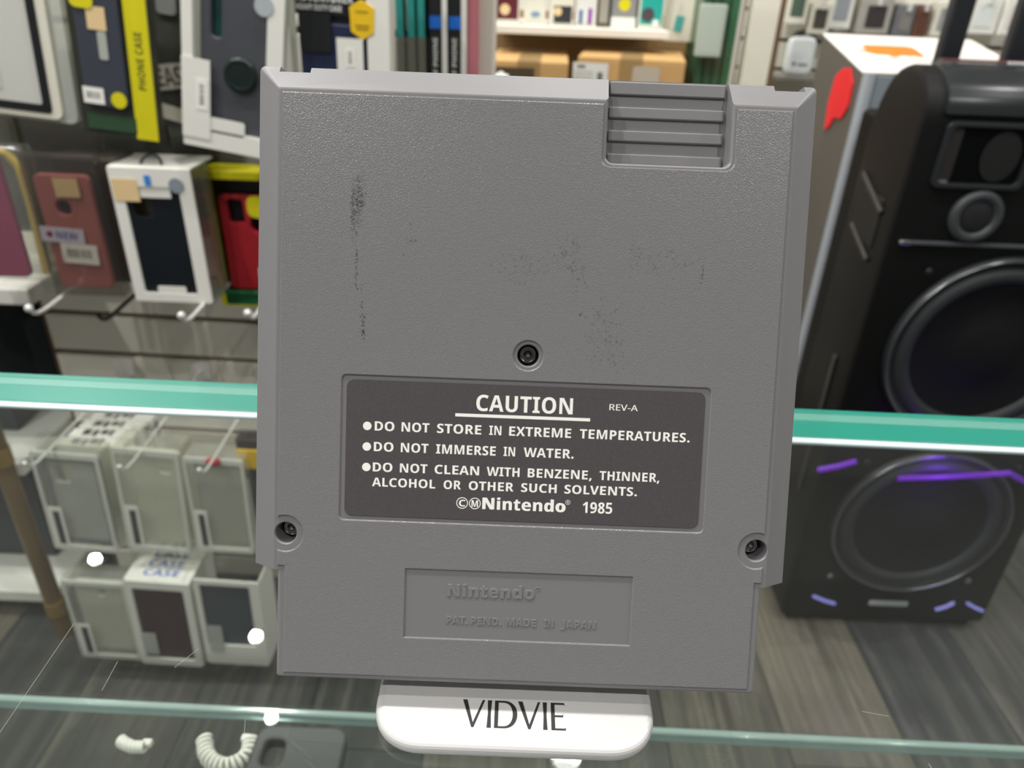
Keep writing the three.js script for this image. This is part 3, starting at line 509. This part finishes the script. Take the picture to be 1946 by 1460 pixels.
{
  const a = clearPack('clear case pack with a dark edged case below the lettered white box top', -0.662, -0.668, -0.88, 0.1, 0.188, 0.04, { tilt: -3, inner: mat(0xb4b7b6, 0.35), holes: [[-0.02, 0.13, 0.024, 0.034, 0.006]] });
  part('dark_edge', frameGeo(0.088, 0.17, 0.004, -0.038, 0.034, 0.006, 0.162, 0.008), mat(0x3c444c, 0.3), a, [0.002, 0.008, -0.012]);
  const tops = [0, 1, 2, 3];
  tops.forEach((i) => {
    const t = thing('white_case_box', ['nearest', 'second', 'third', 'farthest'][i] + ' of the white boxes queued behind the clear pack', 'phone case', [-0.648 + i * 0.004, -0.645, -0.935 - i * 0.026], 0, 'white boxes queued on one hook');
    part('box', rbox(0.1, 0.148, 0.023, 0.0015), M.white, t, [0.006, 0.074, 0]);
    part('dark_corner', box(0.0008, 0.03, 0.012), M.softBlack, t, [0.0566, 0.125, 0]);
    part('top_print', merge(moved(box(0.012, 0.0006, 0.014), -0.018, 0.1483, 0), moved(box(0.008, 0.0006, 0.016), -0.004, 0.1483, 0.002), moved(box(0.011, 0.0006, 0.013), 0.009, 0.1483, -0.001), moved(box(0.006, 0.0006, 0.016), 0.02, 0.1483, 0)), mat(0x3a3a42, 0.5), t);
  });
}
clearPack('frosted clear case pack with blue lens dot, second in the row under the counter edge', -0.545, -0.664, -0.88, 0.098, 0.196, 0.05, { tilt: -4, inner: mat(0xd9d8ca, 0.4), holes: [[0.016, 0.14, 0.016, 0.016, 0.0078]] });
{
  const t = clearPack('clear case pack with a red tag on top, third in the row', -0.44, -0.66, -0.88, 0.09, 0.18, 0.04, { tilt: -2, inner: mat(0xa9a99f, 0.4) });
  part('red_tag', new THREE.SphereGeometry(0.011, 14, 10).scale(1, 0.7, 0.5), M.red, t, [0.002, 0.175, 0.002]);
}
{
  const t = thing('phone_case_box', 'black and yellow case box half hidden behind the lower left of the cartridge', 'phone case', [-0.37, -0.66, -0.9], 0, HANG);
  part('box', rbox(0.07, 0.2, 0.03, 0.002), M.softBlack, t, [0, 0.1, -0.016]);
  part('yellow_top', rbox(0.071, 0.035, 0.032, 0.002), mat(0xe0b81c, 0.4), t, [0, 0.166, -0.015]);
  part('white_edge', box(0.012, 0.13, 0.003), M.white, t, [-0.03, 0.065, 0.001]);
}
// fourth row
clearPack('bottom row clear pack with pale case, nearest the brown post', -0.662, -0.89, -0.86, 0.102, 0.176, 0.04, { tilt: -2, inner: mat(0xcfcfc6, 0.4), holes: [[0.0, 0.13, 0.012, 0.012, 0.006]] });
{
  const t = tilt(thing('phone_case_box', 'white window box with a dark maroon case and blue lettering on top', 'phone case', [-0.56, -0.898, -0.86], 0, HANG), -2.5);
  part('front_frame', frameGeo(0.104, 0.19, 0.003, -0.042, 0.04, 0.014, 0.174, 0.006), M.white, t);
  part('phone_case', caseGeo(0.084, 0.165, 0.01, 0.008), mat(0x3a1d22, 0.35), t, [0, 0.012, -0.012]);
  const tx = canvasTex(256, 256, (g, w, h) => { g.fillStyle = '#e9e7de'; g.fillRect(0, 0, w, h); g.fillStyle = '#3f5fb5'; for (let i = 0; i < 4; i++) fitText(g, 'CASE', 60, 200, 30 + i * 54, 66 + i * 54); });
  const top = card(0.104, 0.1, 0.003); top.rotateX(-Math.PI / 2);
  part('top_panel', top, printMat(tx, 0.5), t, [0, 0.188, -0.05]);
  part('side_panel', box(0.002, 0.19, 0.09), M.white, t, [0.051, 0.095, -0.047]);
  part('side_label', card(0.024, 0.05, 0.0006), M.frost, t, [-0.03, 0.05, 0.0036]);
}
{
  const t = tilt(thing('phone_case_box', 'white window box with a dark green-grey case, last in the bottom row', 'phone case', [-0.447, -0.89, -0.86], 0, HANG), -2);
  part('front_frame', frameGeo(0.104, 0.19, 0.003, -0.044, 0.036, 0.045, 0.18, 0.005), M.white, t);
  part('phone_case', caseGeo(0.086, 0.165, 0.01, 0.008), mat(0x39444a, 0.35), t, [-0.002, 0.014, -0.012]);
  part('side_panel', box(0.002, 0.19, 0.06), M.white, t, [0.051, 0.095, -0.032]);
  part('side_label', card(0.024, 0.06, 0.0006), M.frost, t, [-0.03, 0.06, 0.0036]);
}
{ // shelf unit left of the slat wall
  const t = thing('shelf_unit', 'white shelf boards on brown tube posts left of the slat wall', 'shelf unit', [-1.02, FLOOR, -1.09]);
  const b = rbox(0.62, 0.026, 0.26, 0.003);
  part('board', b, M.white, t, [0.0, 0.665, -0.03]); part('board', b, M.white, t, [-0.1, 0.352, -0.03]); part('board', b, M.white, t, [-0.12, 0.06, -0.03]);
  for (const x of [0.205, -0.3]) { const p = part('tube_post', new THREE.CylinderGeometry(0.0145, 0.0145, 0.5, 16), mat(0x6f5a38, 0.35), t, [x, 0.25, 0.128]); part('gold_collar', new THREE.CylinderGeometry(0.0165, 0.0165, 0.03, 16), mat(0xa98a4c, 0.3, { metalness: 0.5 }), p, [0, 0.15, 0]); part('gold_collar', new THREE.CylinderGeometry(0.0165, 0.0165, 0.03, 16), mat(0xa98a4c, 0.3, { metalness: 0.5 }), p, [0, -0.18, 0]); }
  part('back_panel', box(0.62, 1.1, 0.01), mat(0x5d5346, 0.8), t, [0.0, 0.55, -0.17]);
}

{ // dark stock boxes on the shelf boards
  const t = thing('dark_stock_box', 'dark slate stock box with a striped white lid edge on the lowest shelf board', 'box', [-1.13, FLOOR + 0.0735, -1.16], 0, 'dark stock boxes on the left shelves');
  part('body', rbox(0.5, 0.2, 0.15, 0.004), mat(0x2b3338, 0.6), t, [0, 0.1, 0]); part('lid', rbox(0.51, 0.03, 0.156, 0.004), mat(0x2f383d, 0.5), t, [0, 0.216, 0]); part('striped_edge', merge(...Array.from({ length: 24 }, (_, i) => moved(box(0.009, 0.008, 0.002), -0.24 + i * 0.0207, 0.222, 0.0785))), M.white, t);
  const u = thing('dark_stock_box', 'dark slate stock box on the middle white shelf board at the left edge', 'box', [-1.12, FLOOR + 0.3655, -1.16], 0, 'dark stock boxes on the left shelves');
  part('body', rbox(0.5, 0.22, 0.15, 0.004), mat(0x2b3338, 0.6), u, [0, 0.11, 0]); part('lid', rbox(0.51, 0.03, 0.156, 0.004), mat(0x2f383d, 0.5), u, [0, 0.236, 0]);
}

// ---------------------------------------------------------------- shelving in the middle distance
{
  const t = thing('back_shelf', 'white shelf board with cardboard boxes beneath, behind the cartridge', 'shelf', [0.13, FLOOR, -2.08]);
  part('top_board', rbox(0.41, 0.018, 0.36, 0.002), M.white, t, [0, 0.991, 0]);
  part('lower_board', rbox(0.62, 0.018, 0.56, 0.002), M.white, t, [0.06, 0.70, 0.12]);
  for (const x of [-0.2, 0.2]) part('upright', rbox(0.02, 0.98, 0.03, 0.002), M.cream, t, [x, 0.49, -0.2]);
  part('back_panel', box(0.62, 0.36, 0.01), mat(0x8a6c42, 0.8), t, [0.06, 0.84, -0.17]);  // brown sheet put in to stand for the shadow under the shelf
  part('foot_board', rbox(0.62, 0.05, 0.42, 0.002), M.cream, t, [0.06, 0.045, 0]);
}
const smallBox = (name, label, x, w, h, d, front, side, extra) => {
  const t = thing(name, label, 'box', [x, FLOOR + 1.0, -1.965], 0, 'small boxes on the white shelf');
  part('box', rbox(w, h, d, 0.002), side, t, [0, h / 2, -d / 2]); part('front_panel', card(w * 0.86, h * 0.8, 0.001), front, t, [0, h * 0.48, 0.0002]); if (extra) extra(t); return t;
};
smallBox('small_box', 'dark red box with a cream dot at the left end of the white shelf', -0.045, 0.058, 0.12, 0.06, mat(0x5a1522, 0.5), M.cream, (t) => part('cream_dot', new THREE.CylinderGeometry(0.012, 0.012, 0.001, 16).rotateX(Math.PI / 2), M.tan, t, [-0.006, 0.03, 0.0018]));
smallBox('small_box', 'pale box with a faint blue oval on the white shelf', 0.02, 0.052, 0.12, 0.06, mat(0xd9d8c8, 0.5), M.cream, (t) => part('blue_oval', new THREE.CylinderGeometry(0.008, 0.008, 0.001, 16).rotateX(Math.PI / 2).scale(1.4, 0.8, 1), mat(0x7f95a8, 0.5), t, [0.002, 0.022, 0.0018]));
smallBox('small_box', 'cream box with a dark picture and tan dot on the white shelf', 0.083, 0.056, 0.12, 0.06, M.cream, M.cream, (t) => { part('dark_picture', card(0.042, 0.036, 0.001), mat(0x2c2c2e, 0.5), t, [0.004, 0.024, 0.0012]); part('tan_dot', new THREE.CylinderGeometry(0.0095, 0.0095, 0.001, 16).rotateX(Math.PI / 2), M.tan, t, [-0.008, 0.03, 0.0026]); });
smallBox('small_box', 'white box with blue and purple stripes on the white shelf', 0.142, 0.05, 0.12, 0.06, mat(0xdadbd6, 0.5), M.cream, (t) => { part('blue_stripe', card(0.008, 0.03, 0.001), mat(0x3c5f93, 0.5), t, [-0.012, 0.02, 0.0012]); part('purple_stripe', card(0.009, 0.034, 0.001), mat(0x8a3a97, 0.5), t, [0.01, 0.022, 0.0012]); });
smallBox('small_box', 'narrow dark edged box on the white shelf beside the yellow dot box', 0.184, 0.024, 0.12, 0.06, mat(0x9b968a, 0.5), mat(0x5b5346, 0.5));
smallBox('small_box', 'grey box with a yellow dot on the white shelf', 0.232, 0.062, 0.12, 0.06, mat(0x8b8a88, 0.5), M.grey, (t) => { part('yellow_dot', new THREE.CylinderGeometry(0.014, 0.014, 0.001, 16).rotateX(Math.PI / 2), M.yellow, t, [0.0, 0.05, 0.0012]); part('white_base', card(0.058, 0.022, 0.001), M.white, t, [0, 0.012, 0.0014]); });
smallBox('small_box', 'teal box with a dark round picture at the right end of the white shelf', 0.297, 0.06, 0.12, 0.06, mat(0x1ba396, 0.5), M.cream, (t) => { part('round_picture', new THREE.CylinderGeometry(0.0155, 0.0155, 0.001, 20).rotateX(Math.PI / 2), mat(0x4a4048, 0.5), t, [-0.008, 0.03, 0.0018]); part('white_corner', card(0.014, 0.016, 0.001), M.white, t, [0.012, 0.012, 0.0016]); });
{
  const t = thing('small_box', 'tall white box with a teal picture leaning at the shelf end', 'box', [0.372, FLOOR + 0.972, -2.0], -6 * R, 'small boxes on the white shelf');
  part('box', rbox(0.068, 0.16, 0.05, 0.002), M.cream, t, [0, 0.08, -0.026]); part('teal_picture', card(0.02, 0.034, 0.001), mat(0x4aa8a4, 0.5), t, [0, 0.04, 0.0004]).rotation.z = -8 * R;
}
function carton(label, x, y, z, w, h, d, turn, extra) {
  const t = thing('cardboard_box', label, 'box', [x, y, z], turn * R, 'cardboard boxes under the white shelf');
  part('body', rbox(w, h, d, 0.003), M.card, t, [0, h / 2, 0]);
  part('flap', moved(rbox(w, 0.003, d * 0.495, 0.001), 0, h + 0.0015, d * 0.251), mat(0xc8a066, 0.85), t); part('flap', moved(rbox(w, 0.003, d * 0.495, 0.001), 0, h + 0.0015, -d * 0.251), mat(0xc8a066, 0.85), t);
  part('packing_tape', merge(moved(box(0.05, 0.0006, d), 0, h + 0.0036, 0), moved(box(0.05, 0.06, 0.0006), 0, h - 0.029, d / 2 + 0.0004)), M.tape, t);
  if (extra) extra(t, w, h, d);
}
carton('left cardboard box with a dark torn strip, under the white shelf', 0.015, FLOOR + 0.71, -1.885, 0.172, 0.226, 0.31, -2, (t, w, h, d) => part('dark_print', card(0.11, 0.034, 0.0006), mat(0x473a22, 0.8), t, [-0.042, h - 0.026, d / 2 + 0.0006]));
carton('right cardboard box with a white shipping label, under the white shelf', 0.254, FLOOR + 0.71, -1.9, 0.235, 0.236, 0.28, -8, (t, w, h, d) => {
  const tx = canvasTex(256, 192, (g, cw, ch) => { g.fillStyle = '#dfe0da'; g.fillRect(0, 0, cw, ch); g.fillStyle = '#6a6c68'; g.fillRect(30, 16, 60, 22); g.fillRect(180, 60, 40, 60); for (let i = 0; i < 5; i++) g.fillRect(20, 60 + i * 24, 130, 6); });
  part('shipping_label', card(0.078, 0.06, 0.0006), printMat(tx, 0.6), t, [-0.088, h - 0.038, d / 2 + 0.0006]);
  part('torn_tape', card(0.06, 0.05, 0.0006, 0.008), mat(0xb9ad9a, 0.3), t, [0.035, h - 0.035, d / 2 + 0.0014]);
});
{
  const t = thing('crumpled_wrap', 'crumpled white plastic wrap beside the left cardboard box', 'plastic wrap', [-0.05, FLOOR + 0.71, -1.69]);
  const g = new THREE.IcosahedronGeometry(0.03, 2), p = g.attributes.position; for (let i = 0; i < p.count; i++) { const k = 0.65 + 0.5 * Math.abs(Math.sin(p.getX(i) * 210 + p.getY(i) * 170 + p.getZ(i) * 260)); p.setXYZ(i, p.getX(i) * k, p.getY(i) * k * 3.2 + 0.113, p.getZ(i) * k); } g.computeVertexNormals();
  part('wrap', g, M.paper, t);
}
{ // green packs and the upright panel on the right
  const xs = [0.418, 0.44, 0.462, 0.484];
  xs.forEach((x, i) => {
    const t = thing('green_case_pack', ['leftmost', 'second', 'third', 'rightmost'][i] + ' of four dark green packs hung edge-on beside the white upright panel', 'phone case', [x, -0.14, -1.92], 4 * R, 'dark green packs hung edge-on');
    part('card', rbox(0.017, 0.32, 0.1, 0.002), mat([0x1d5a38, 0x144a2c, 0x20603c, 0x3d7a58][i], 0.35), t, [0, 0.16, -0.05]);
    part('clear_sleeve', box(0.0195, 0.325, 0.104), clearMat(0xbfe0c8, 0.15), t, [0, 0.161, -0.051]);
  });
  const t = thing('clear_case_pack', 'pale clear pack in front of the dark green packs', 'phone case', [0.425, 0.0, -1.88], -6 * R, 'dark green packs hung edge-on');
  part('clear_shell', slab(rrect(0.06, 0.11, 0.006, 0, 0.055), 0.02, 0.003), clearMat(0xdde6dc, 0.3, { transmission: 0.5 }), t, [0, 0, -0.02]);
  part('inner_case', caseGeo(0.045, 0.09, 0.006, 0.006), mat(0xb7c4ba, 0.5), t, [0, 0.01, -0.012]);
  const up = thing('upright_panel', 'white upright panel with a brown right edge left of the white carton', 'panel', [0.551, FLOOR, -1.93]);
  part('panel', rbox(0.062, 2.3, 0.05, 0.002), M.cream, up, [0, 1.15, 0]);
  part('brown_edge', rbox(0.012, 2.3, 0.052, 0.002), brownM, up, [0.037, 1.15, 0]);
}
{ // right-hand slat wall and its small packages
  const base = struct('wall_slat_right', box(1.7, 1.9, 0.02), brownM, [1.46, 0.0, -2.32], 'cream slat wall behind the black speaker');
  const sg = rbox(1.7, 0.0655, 0.014, 0.0015);
  for (let k = 0; k < 25; k++) part(k ? `slat_${String(k).padStart(3, '0')}` : 'slat', sg, slatM, base, [0, -0.92 + k * 0.075, 0.018]);
  const rp = (label, x, y, w, h, front, side) => { const t = thing('small_case_pack', label, 'phone case', [x, y, -2.2], (rnd() - 0.5) * 16 * R, 'small packs on the right slat wall'); part('box', rbox(w, h, 0.05, 0.003), side, t, [0, h / 2, -0.03]); part('window', card(w * 0.6, h * 0.62, 0.001, 0.004), front, t, [0, h * 0.5, -0.0045]); part('hanger', rbox(0.006, 0.02, 0.11, 0.002), M.wire, t, [0, h * 0.92, -0.045]); };
  rp('small pale pack with a green window nearest the upright panel', 0.718, 0.062, 0.055, 0.1, mat(0x4d6150, 0.5), M.cream);
  rp('small pale pack with a dark brown window, second from the upright panel', 0.784, 0.04, 0.056, 0.075, mat(0x4a443e, 0.5), M.cream);
  rp('white pack with small dark print above the white carton', 0.835, 0.055, 0.06, 0.11, mat(0x9aa0a4, 0.5), M.white);
  rp('grey framed pack with a dark case, tilted, above the white carton', 0.93, 0.045, 0.09, 0.085, mat(0x3b3433, 0.5), mat(0xa8a49a, 0.5));
  rp('cream box on top of the dark packs above the white carton', 0.945, 0.134, 0.075, 0.04, M.cream, M.cream);
  rp('pale grey pack beside the brown pack above the carton', 1.01, 0.043, 0.05, 0.075, mat(0x83807a, 0.5), M.grey);
  rp('reddish brown pack left of the speaker handle', 1.055, 0.04, 0.035, 0.08, mat(0x5d3a2c, 0.5), mat(0x6b4636, 0.5));
  rp('grey white pack touching the speaker handle', 1.115, 0.045, 0.06, 0.085, mat(0x9b9a94, 0.5), M.cream);
  rp('wide white pack between the two handle bars of the speaker', 1.215, 0.055, 0.08, 0.09, mat(0xdfe3de, 0.5), M.white);
  rp('second white pack between the two handle bars with a red mark', 1.3, 0.055, 0.07, 0.09, mat(0xd9cfc9, 0.5), M.white);
  const t = thing('white_bag_pack', 'rounded white hang pack with a small dark logo beside the upright panel', 'pack', [0.752, -0.062, -2.2], 0, 'small packs on the right slat wall');
  part('pouch', slab(rrect(0.074, 0.095, 0.02, 0, 0.0475), 0.03, 0.008), mat(0xdfe3e2, 0.45), t, [0, 0, -0.03]);
  part('logo', merge(moved(new THREE.SphereGeometry(0.005, 10, 8).scale(1, 1, 0.2), -0.016, 0.028, 0.0002), moved(box(0.026, 0.005, 0.001), 0.008, 0.026, 0.0002)), mat(0x4a5560, 0.5), t);
  part('black_strap', tube([[-0.03, 0.07, -0.01], [-0.02, 0.1, -0.02], [0.02, 0.108, -0.03], [0.045, 0.08, -0.03]], 0.007, 24, 8), M.black, t);
  part('rail', rbox(0.16, 0.012, 0.1, 0.002), mat(0x8c8a80, 0.5), t, [0.01, -0.007, -0.04]);
}

// ---------------------------------------------------------------- white carton behind the speaker
{
  const t = thing('white_carton', 'tall white carton with orange scribble on top and red tape on its side', 'box', [0.6, FLOOR, -1.42], -6 * R);
  const side = new THREE.Shape(); side.moveTo(0, 0); side.lineTo(0, 0.97); side.lineTo(0.33, 1.012); side.lineTo(0.33, 0); side.closePath();  // x = depth
  const body = slab(side, 0.3, 0.002); body.rotateY(Math.PI / 2);
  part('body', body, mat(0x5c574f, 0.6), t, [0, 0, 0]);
  const slope = Math.atan2(0.042, 0.33);
  const lid = part('lid', rbox(0.302, 0.003, 0.334, 0.001), mat(0xf3ece6, 0.5), t, [0.15, 0.993, -0.165]); lid.rotation.x = slope;
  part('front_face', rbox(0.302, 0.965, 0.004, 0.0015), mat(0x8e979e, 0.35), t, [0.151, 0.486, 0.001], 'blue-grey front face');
  part('corner_guard', tube([[0, 0.0, 0], [0, 0.5, 0], [0, 0.972, 0]], 0.011, 12, 12), mat(0xa9adb2, 0.3), t, [0.012, 0, 0.002]);
  const scr = []; for (let i = 0; i < 9; i++) scr.push([0.045 + i * 0.014, 0, 0.02 + ((i * 37) % 10) * 0.006 - (i % 2) * 0.03]);
  part('orange_scribble', tube(scr, 0.006, 60, 6).scale(1, 0.15, 1), M.orange, lid, [-0.16, 0.0022, -0.03]);
  part('orange_scribble', card(0.1, 0.085, 0.0006, 0.02).rotateX(-Math.PI / 2), M.orange, lid, [-0.05, 0.002, -0.02]);
  part('brown_seam', box(0.14, 0.0008, 0.004), mat(0x8a5f45, 0.7), lid, [-0.05, 0.0022, 0.06]);
  const rs = new THREE.Shape([[0.035, 0.0], [0.06, 0.006], [0.085, 0.03], [0.13, 0.034], [0.155, 0.06], [0.15, 0.1], [0.115, 0.122], [0.07, 0.118], [0.03, 0.1], [0.02, 0.05]].map(([x, y]) => new THREE.Vector2(x, y)));
  const red = slab(rs, 0.0025, 0.0008); red.rotateY(-Math.PI / 2);
  part('red_tape', red, M.bigRed, t, [-0.001, 0.85, -0.185], 'bright red tape');
}

// ---------------------------------------------------------------- black party speaker
{
  const cx = 0.745, zf = -1.06, hw = 0.2;
  const t = thing('party_speaker', 'tall black trolley speaker with two woofers and purple lights', 'speaker', [cx, FLOOR, zf]);
  const blackP = mat(0x0b0a0a, 0.5, { specularIntensity: 0.5 }), blackG = mat(0x232527, 0.28), rimM = mat(0x222527, 0.4), coneM = mat(0x0f1011, 0.7, { specularIntensity: 0.5 }), brownBlack = mat(0x0b0a09, 0.55, { specularIntensity: 0.5 });
  const H = 1.012, s = new THREE.Shape();            // side profile, x = depth behind the baffle, y = height
  s.moveTo(0, 0.02); s.lineTo(0.0, 0.94); s.bezierCurveTo(0.0, 0.985, 0.03, H, 0.07, H); s.bezierCurveTo(0.115, H, 0.16, 0.98, 0.16, 0.88); s.lineTo(0.16, 0.02); s.closePath();
  const cab = slab(s, 2 * hw, 0.008, 10); cab.rotateY(Math.PI / 2); cab.translate(-hw, 0, 0);
  part('cabinet', toCreasedNormals(plainGeo(cab), 0.5), blackP, t);
  part('rear_body', rbox(2 * hw - 0.1, 0.9, 0.16, 0.01), brownBlack, t, [0, 0.47, -0.235]);
  part('foot', rbox(2 * hw - 0.04, 0.022, 0.14, 0.004), blackP, t, [0, 0.011, -0.08]);
  const woofer = (y) => {
    const lathe = (pts, n = 56) => new THREE.LatheGeometry(pts.map(([a, b]) => new THREE.Vector2(a, b)), n).rotateX(Math.PI / 2);
    const w = part('woofer', lathe([[0.158, 0.001], [0.158, 0.009], [0.153, 0.0125], [0.147, 0.011], [0.145, 0.006], [0.142, 0.006]]), rimM, t, [0, y, 0.001]);
    part('surround', lathe([[0.143, 0.005], [0.137, 0.0115], [0.129, 0.014], [0.121, 0.0115], [0.116, 0.005]]), mat(0x2a2d2f, 0.55), w);
    part('cone', lathe([[0.117, 0.006], [0.1, 0.002], [0.07, -0.0005], [0.05, 0.004], [0.03, 0.009], [0, 0.011]]), coneM, w);
    const rim = new THREE.TorusGeometry(0.154, 0.0022, 8, 64); part('chrome_ring', moved(rim, 0, 0, 0.0125), mat(0x8c9094, 0.2, { metalness: 0.9 }), w);
    for (let k = 0; k < 4; k++) part('screw', moved(new THREE.SphereGeometry(0.006, 10, 8).scale(1, 1, 0.5), 0.184 * Math.cos((45 + 90 * k) * R), 0.184 * Math.sin((45 + 90 * k) * R), 0.006), k < 2 ? M.black : M.chrome, w);
  };
  const yw = -0.345 - FLOOR, yl = -0.69 - FLOOR;
  woofer(yw); woofer(yl);
  const divider = part('divider_bar', rbox(2 * hw - 0.03, 0.006, 0.006, 0.002), mat(0x4a4d50, 0.3), t, [0, -0.172 - FLOOR, 0.003]);
  part('divider_tip', rbox(0.018, 0.007, 0.006, 0.002), M.chrome, divider, [-hw + 0.022, 0.001, 0.003]);
  for (const sx of [-1, 1]) {
    const tw = part('tweeter', new THREE.TorusGeometry(0.0305, 0.0078, 12, 40), mat(0x3a3d3f, 0.5), t, [sx * 0.088, -0.13 - FLOOR, 0.004]);
    part('dome', new THREE.SphereGeometry(0.0265, 24, 14).scale(1, 1, 0.25), mat(0x1a191a, 0.6), tw);
    const hs = rrect(0.128, 0.09, 0.012, 0, 0); hs.holes.push(new THREE.Path(rrect(0.112, 0.075, 0.01, 0, 0).getPoints(8)));
    const horn = part('horn', slab(hs, 0.008, 0.002), rimM, t, [sx * 0.104, -0.046 - FLOOR, 0.0005]);
    part('throat', moved(box(0.118, 0.078, 0.003), 0, 0, 0.001), mat(0x050607, 0.6, { specularIntensity: 0.2 }), horn);
    part('flare', moved(box(0.016, 0.07, 0.004), -0.047, 0.0, 0.003), mat(0x262422, 0.45), horn);
    part('flare', moved(new THREE.CylinderGeometry(0.034, 0.012, 0.003, 24).rotateX(Math.PI / 2).scale(0.8, 1, 1), 0.022, 0, 0.0025), mat(0x161515, 0.5), horn);
    part('glint_edge', moved(rbox(0.016, 0.005, 0.004, 0.001), -0.05, -0.036, 0.005), M.chrome, horn);
  }
  { const q = new THREE.Shape(); q.moveTo(-0.007, 0.958); q.bezierCurveTo(-0.006, 0.992, 0.027, H + 0.003, 0.07, H + 0.003); q.lineTo(0.07, 0.985); q.lineTo(0.012, 0.958); q.closePath(); const bg = slab(q, 2 * hw - 0.05, 0.001, 12); bg.rotateY(Math.PI / 2); bg.translate(-hw + 0.025, 0, 0); part('brow', toCreasedNormals(plainGeo(bg), 0.6), blackG, t); }
  part('control_panel', rbox(2 * hw - 0.09, 0.004, 0.05, 0.001), mat(0x3e4144, 0.15), t, [0, H + 0.002, -0.08]);
  part('red_line', rbox(2 * hw - 0.1, 0.003, 0.012, 0.001), mat(0x5a2a28, 0.4), t, [0, H + 0.0045, -0.099]);
  part('white_line', rbox(0.12, 0.002, 0.008, 0.0008), mat(0xc9cbcc, 0.3), t, [0.0, H + 0.0045, -0.085]);
  // side handle slot and grooves
  const slot = part('side_handle', rbox(0.006, 0.075, 0.085, 0.002), mat(0x040404, 0.6), t, [-hw + 0.0005, 0.79, -0.085]);
  part('handle_lip', turned(rbox(0.006, 0.008, 0.1, 0.002), 22 * R), mat(0x33302d, 0.4), slot, [-0.003, 0.038, 0]); part('handle_lip', turned(rbox(0.006, 0.008, 0.09, 0.002), 22 * R), mat(0x33302d, 0.4), slot, [-0.003, -0.04, 0]);
  part('side_rib', rbox(0.006, 0.28, 0.012, 0.002), mat(0x2f2c2a, 0.4), t, [-hw - 0.001, 0.42, -0.06]);
  // telescopic handle
  for (const bx of [-0.095, 0.006]) part('handle_bar', rbox(0.034, 0.6, 0.022, 0.006), mat(0x1d1f23, 0.4), t, [bx, 1.15, -0.19]);
  part('handle_grip', rbox(0.14, 0.03, 0.03, 0.01), mat(0x1d1f23, 0.4), t, [-0.045, 1.46, -0.19]);
  // accent lights
  const led = (hex, k) => new THREE.MeshStandardMaterial({ color: 0x221133, emissive: C(hex), emissiveIntensity: k, roughness: 0.4 });
  const strip = (x0, y0, x1, y1, m, r = 0.0045) => part('led_strip', tube([[x0, y0, 0.016], [(x0 + x1) / 2, (y0 + y1) / 2, 0.018], [x1, y1, 0.016]], r, 16, 8), m, t);
  const yv = 0.151 - FLOOR;
  strip(-0.215, yv - 0.724, -0.155, yv - 0.703, led(0x6a18b8, 0.75)); strip(-0.075, yv - 0.735, 0.112, yv - 0.715, led(0x6a18b8, 0.75)); strip(0.112, yv - 0.715, 0.17, yv - 0.745, led(0x6a1fc0, 0.45));
  const lav = led(0x8f8fe0, 0.6); strip(-0.155, 0.085, -0.11, 0.068, lav, 0.0032); strip(0.085, 0.062, 0.115, 0.082, lav, 0.0032); strip(0.14, 0.082, 0.175, 0.064, lav, 0.0032);
  part('front_badge', rbox(0.075, 0.012, 0.004, 0.003), mat(0xb5b9b9, 0.3), t, [0, 0.062, 0.004]);
  const pl = new THREE.PointLight(0x8a3cff, 0.02); pl.position.set(cx, FLOOR + yv - 0.72, zf + 0.05); pl.castShadow = true; scene.add(pl);
}

// ---------------------------------------------------------------- small things on the glass shelf
{
  const coil = (label, x, z, path, r, turns) => {
    const t = thing('coiled_cable', label, 'cable', [x, -0.199, z], 0, 'coiled white cables on the glass shelf');
    const c = new THREE.CatmullRomCurve3(path.map(([a, b]) => new THREE.Vector3(a, r + 0.001, b))), p = [], side = new THREE.Vector3(), upv = new THREE.Vector3(0, 1, 0);
    for (let i = 0; i <= turns * 12; i++) { const u = i / (turns * 12), q = c.getPointAt(u), g = c.getTangentAt(u), ang = (i / 12) * 2 * Math.PI; side.crossVectors(upv, g).normalize(); p.push([q.x + side.x * r * Math.cos(ang), q.y + r * Math.sin(ang), q.z + side.z * r * Math.cos(ang)]); }
    part('coil', tube(p, 0.00115, turns * 16, 5), mat(0xf6f4ea, 0.4), t);
    const e = p[p.length - 1]; part('plug', rbox(0.005, 0.0035, 0.004, 0.001), M.white, t, [e[0], 0.003, e[2]]);
  };
  coil('larger white coiled cable, bent in a hook, on the glass shelf at the lower left', -0.15, -0.232, [[0, -0.006], [0.006, 0.004], [0.016, 0.008], [0.024, 0.003], [0.024, -0.008]], 0.0032, 17);
  coil('smaller white coiled cable on the glass shelf, farther left', -0.192, -0.236, [[0, 0], [0.007, 0.003], [0.014, 0.003]], 0.0022, 8);
  const t = thing('dark_phone_case', 'dark grey phone case lying on the glass shelf left of the stand', 'phone case', [-0.1, -0.199, -0.215], 0);
  part('shell', caseGeo(0.046, 0.09, 0.008, 0.008, [[-0.012, 0.075, 0.01, 0.014, 0.004]]).rotateX(-Math.PI / 2).translate(0, 0, 0.06), mat(0x484a49, 0.5), t);
}
renderer.render(scene, camera);
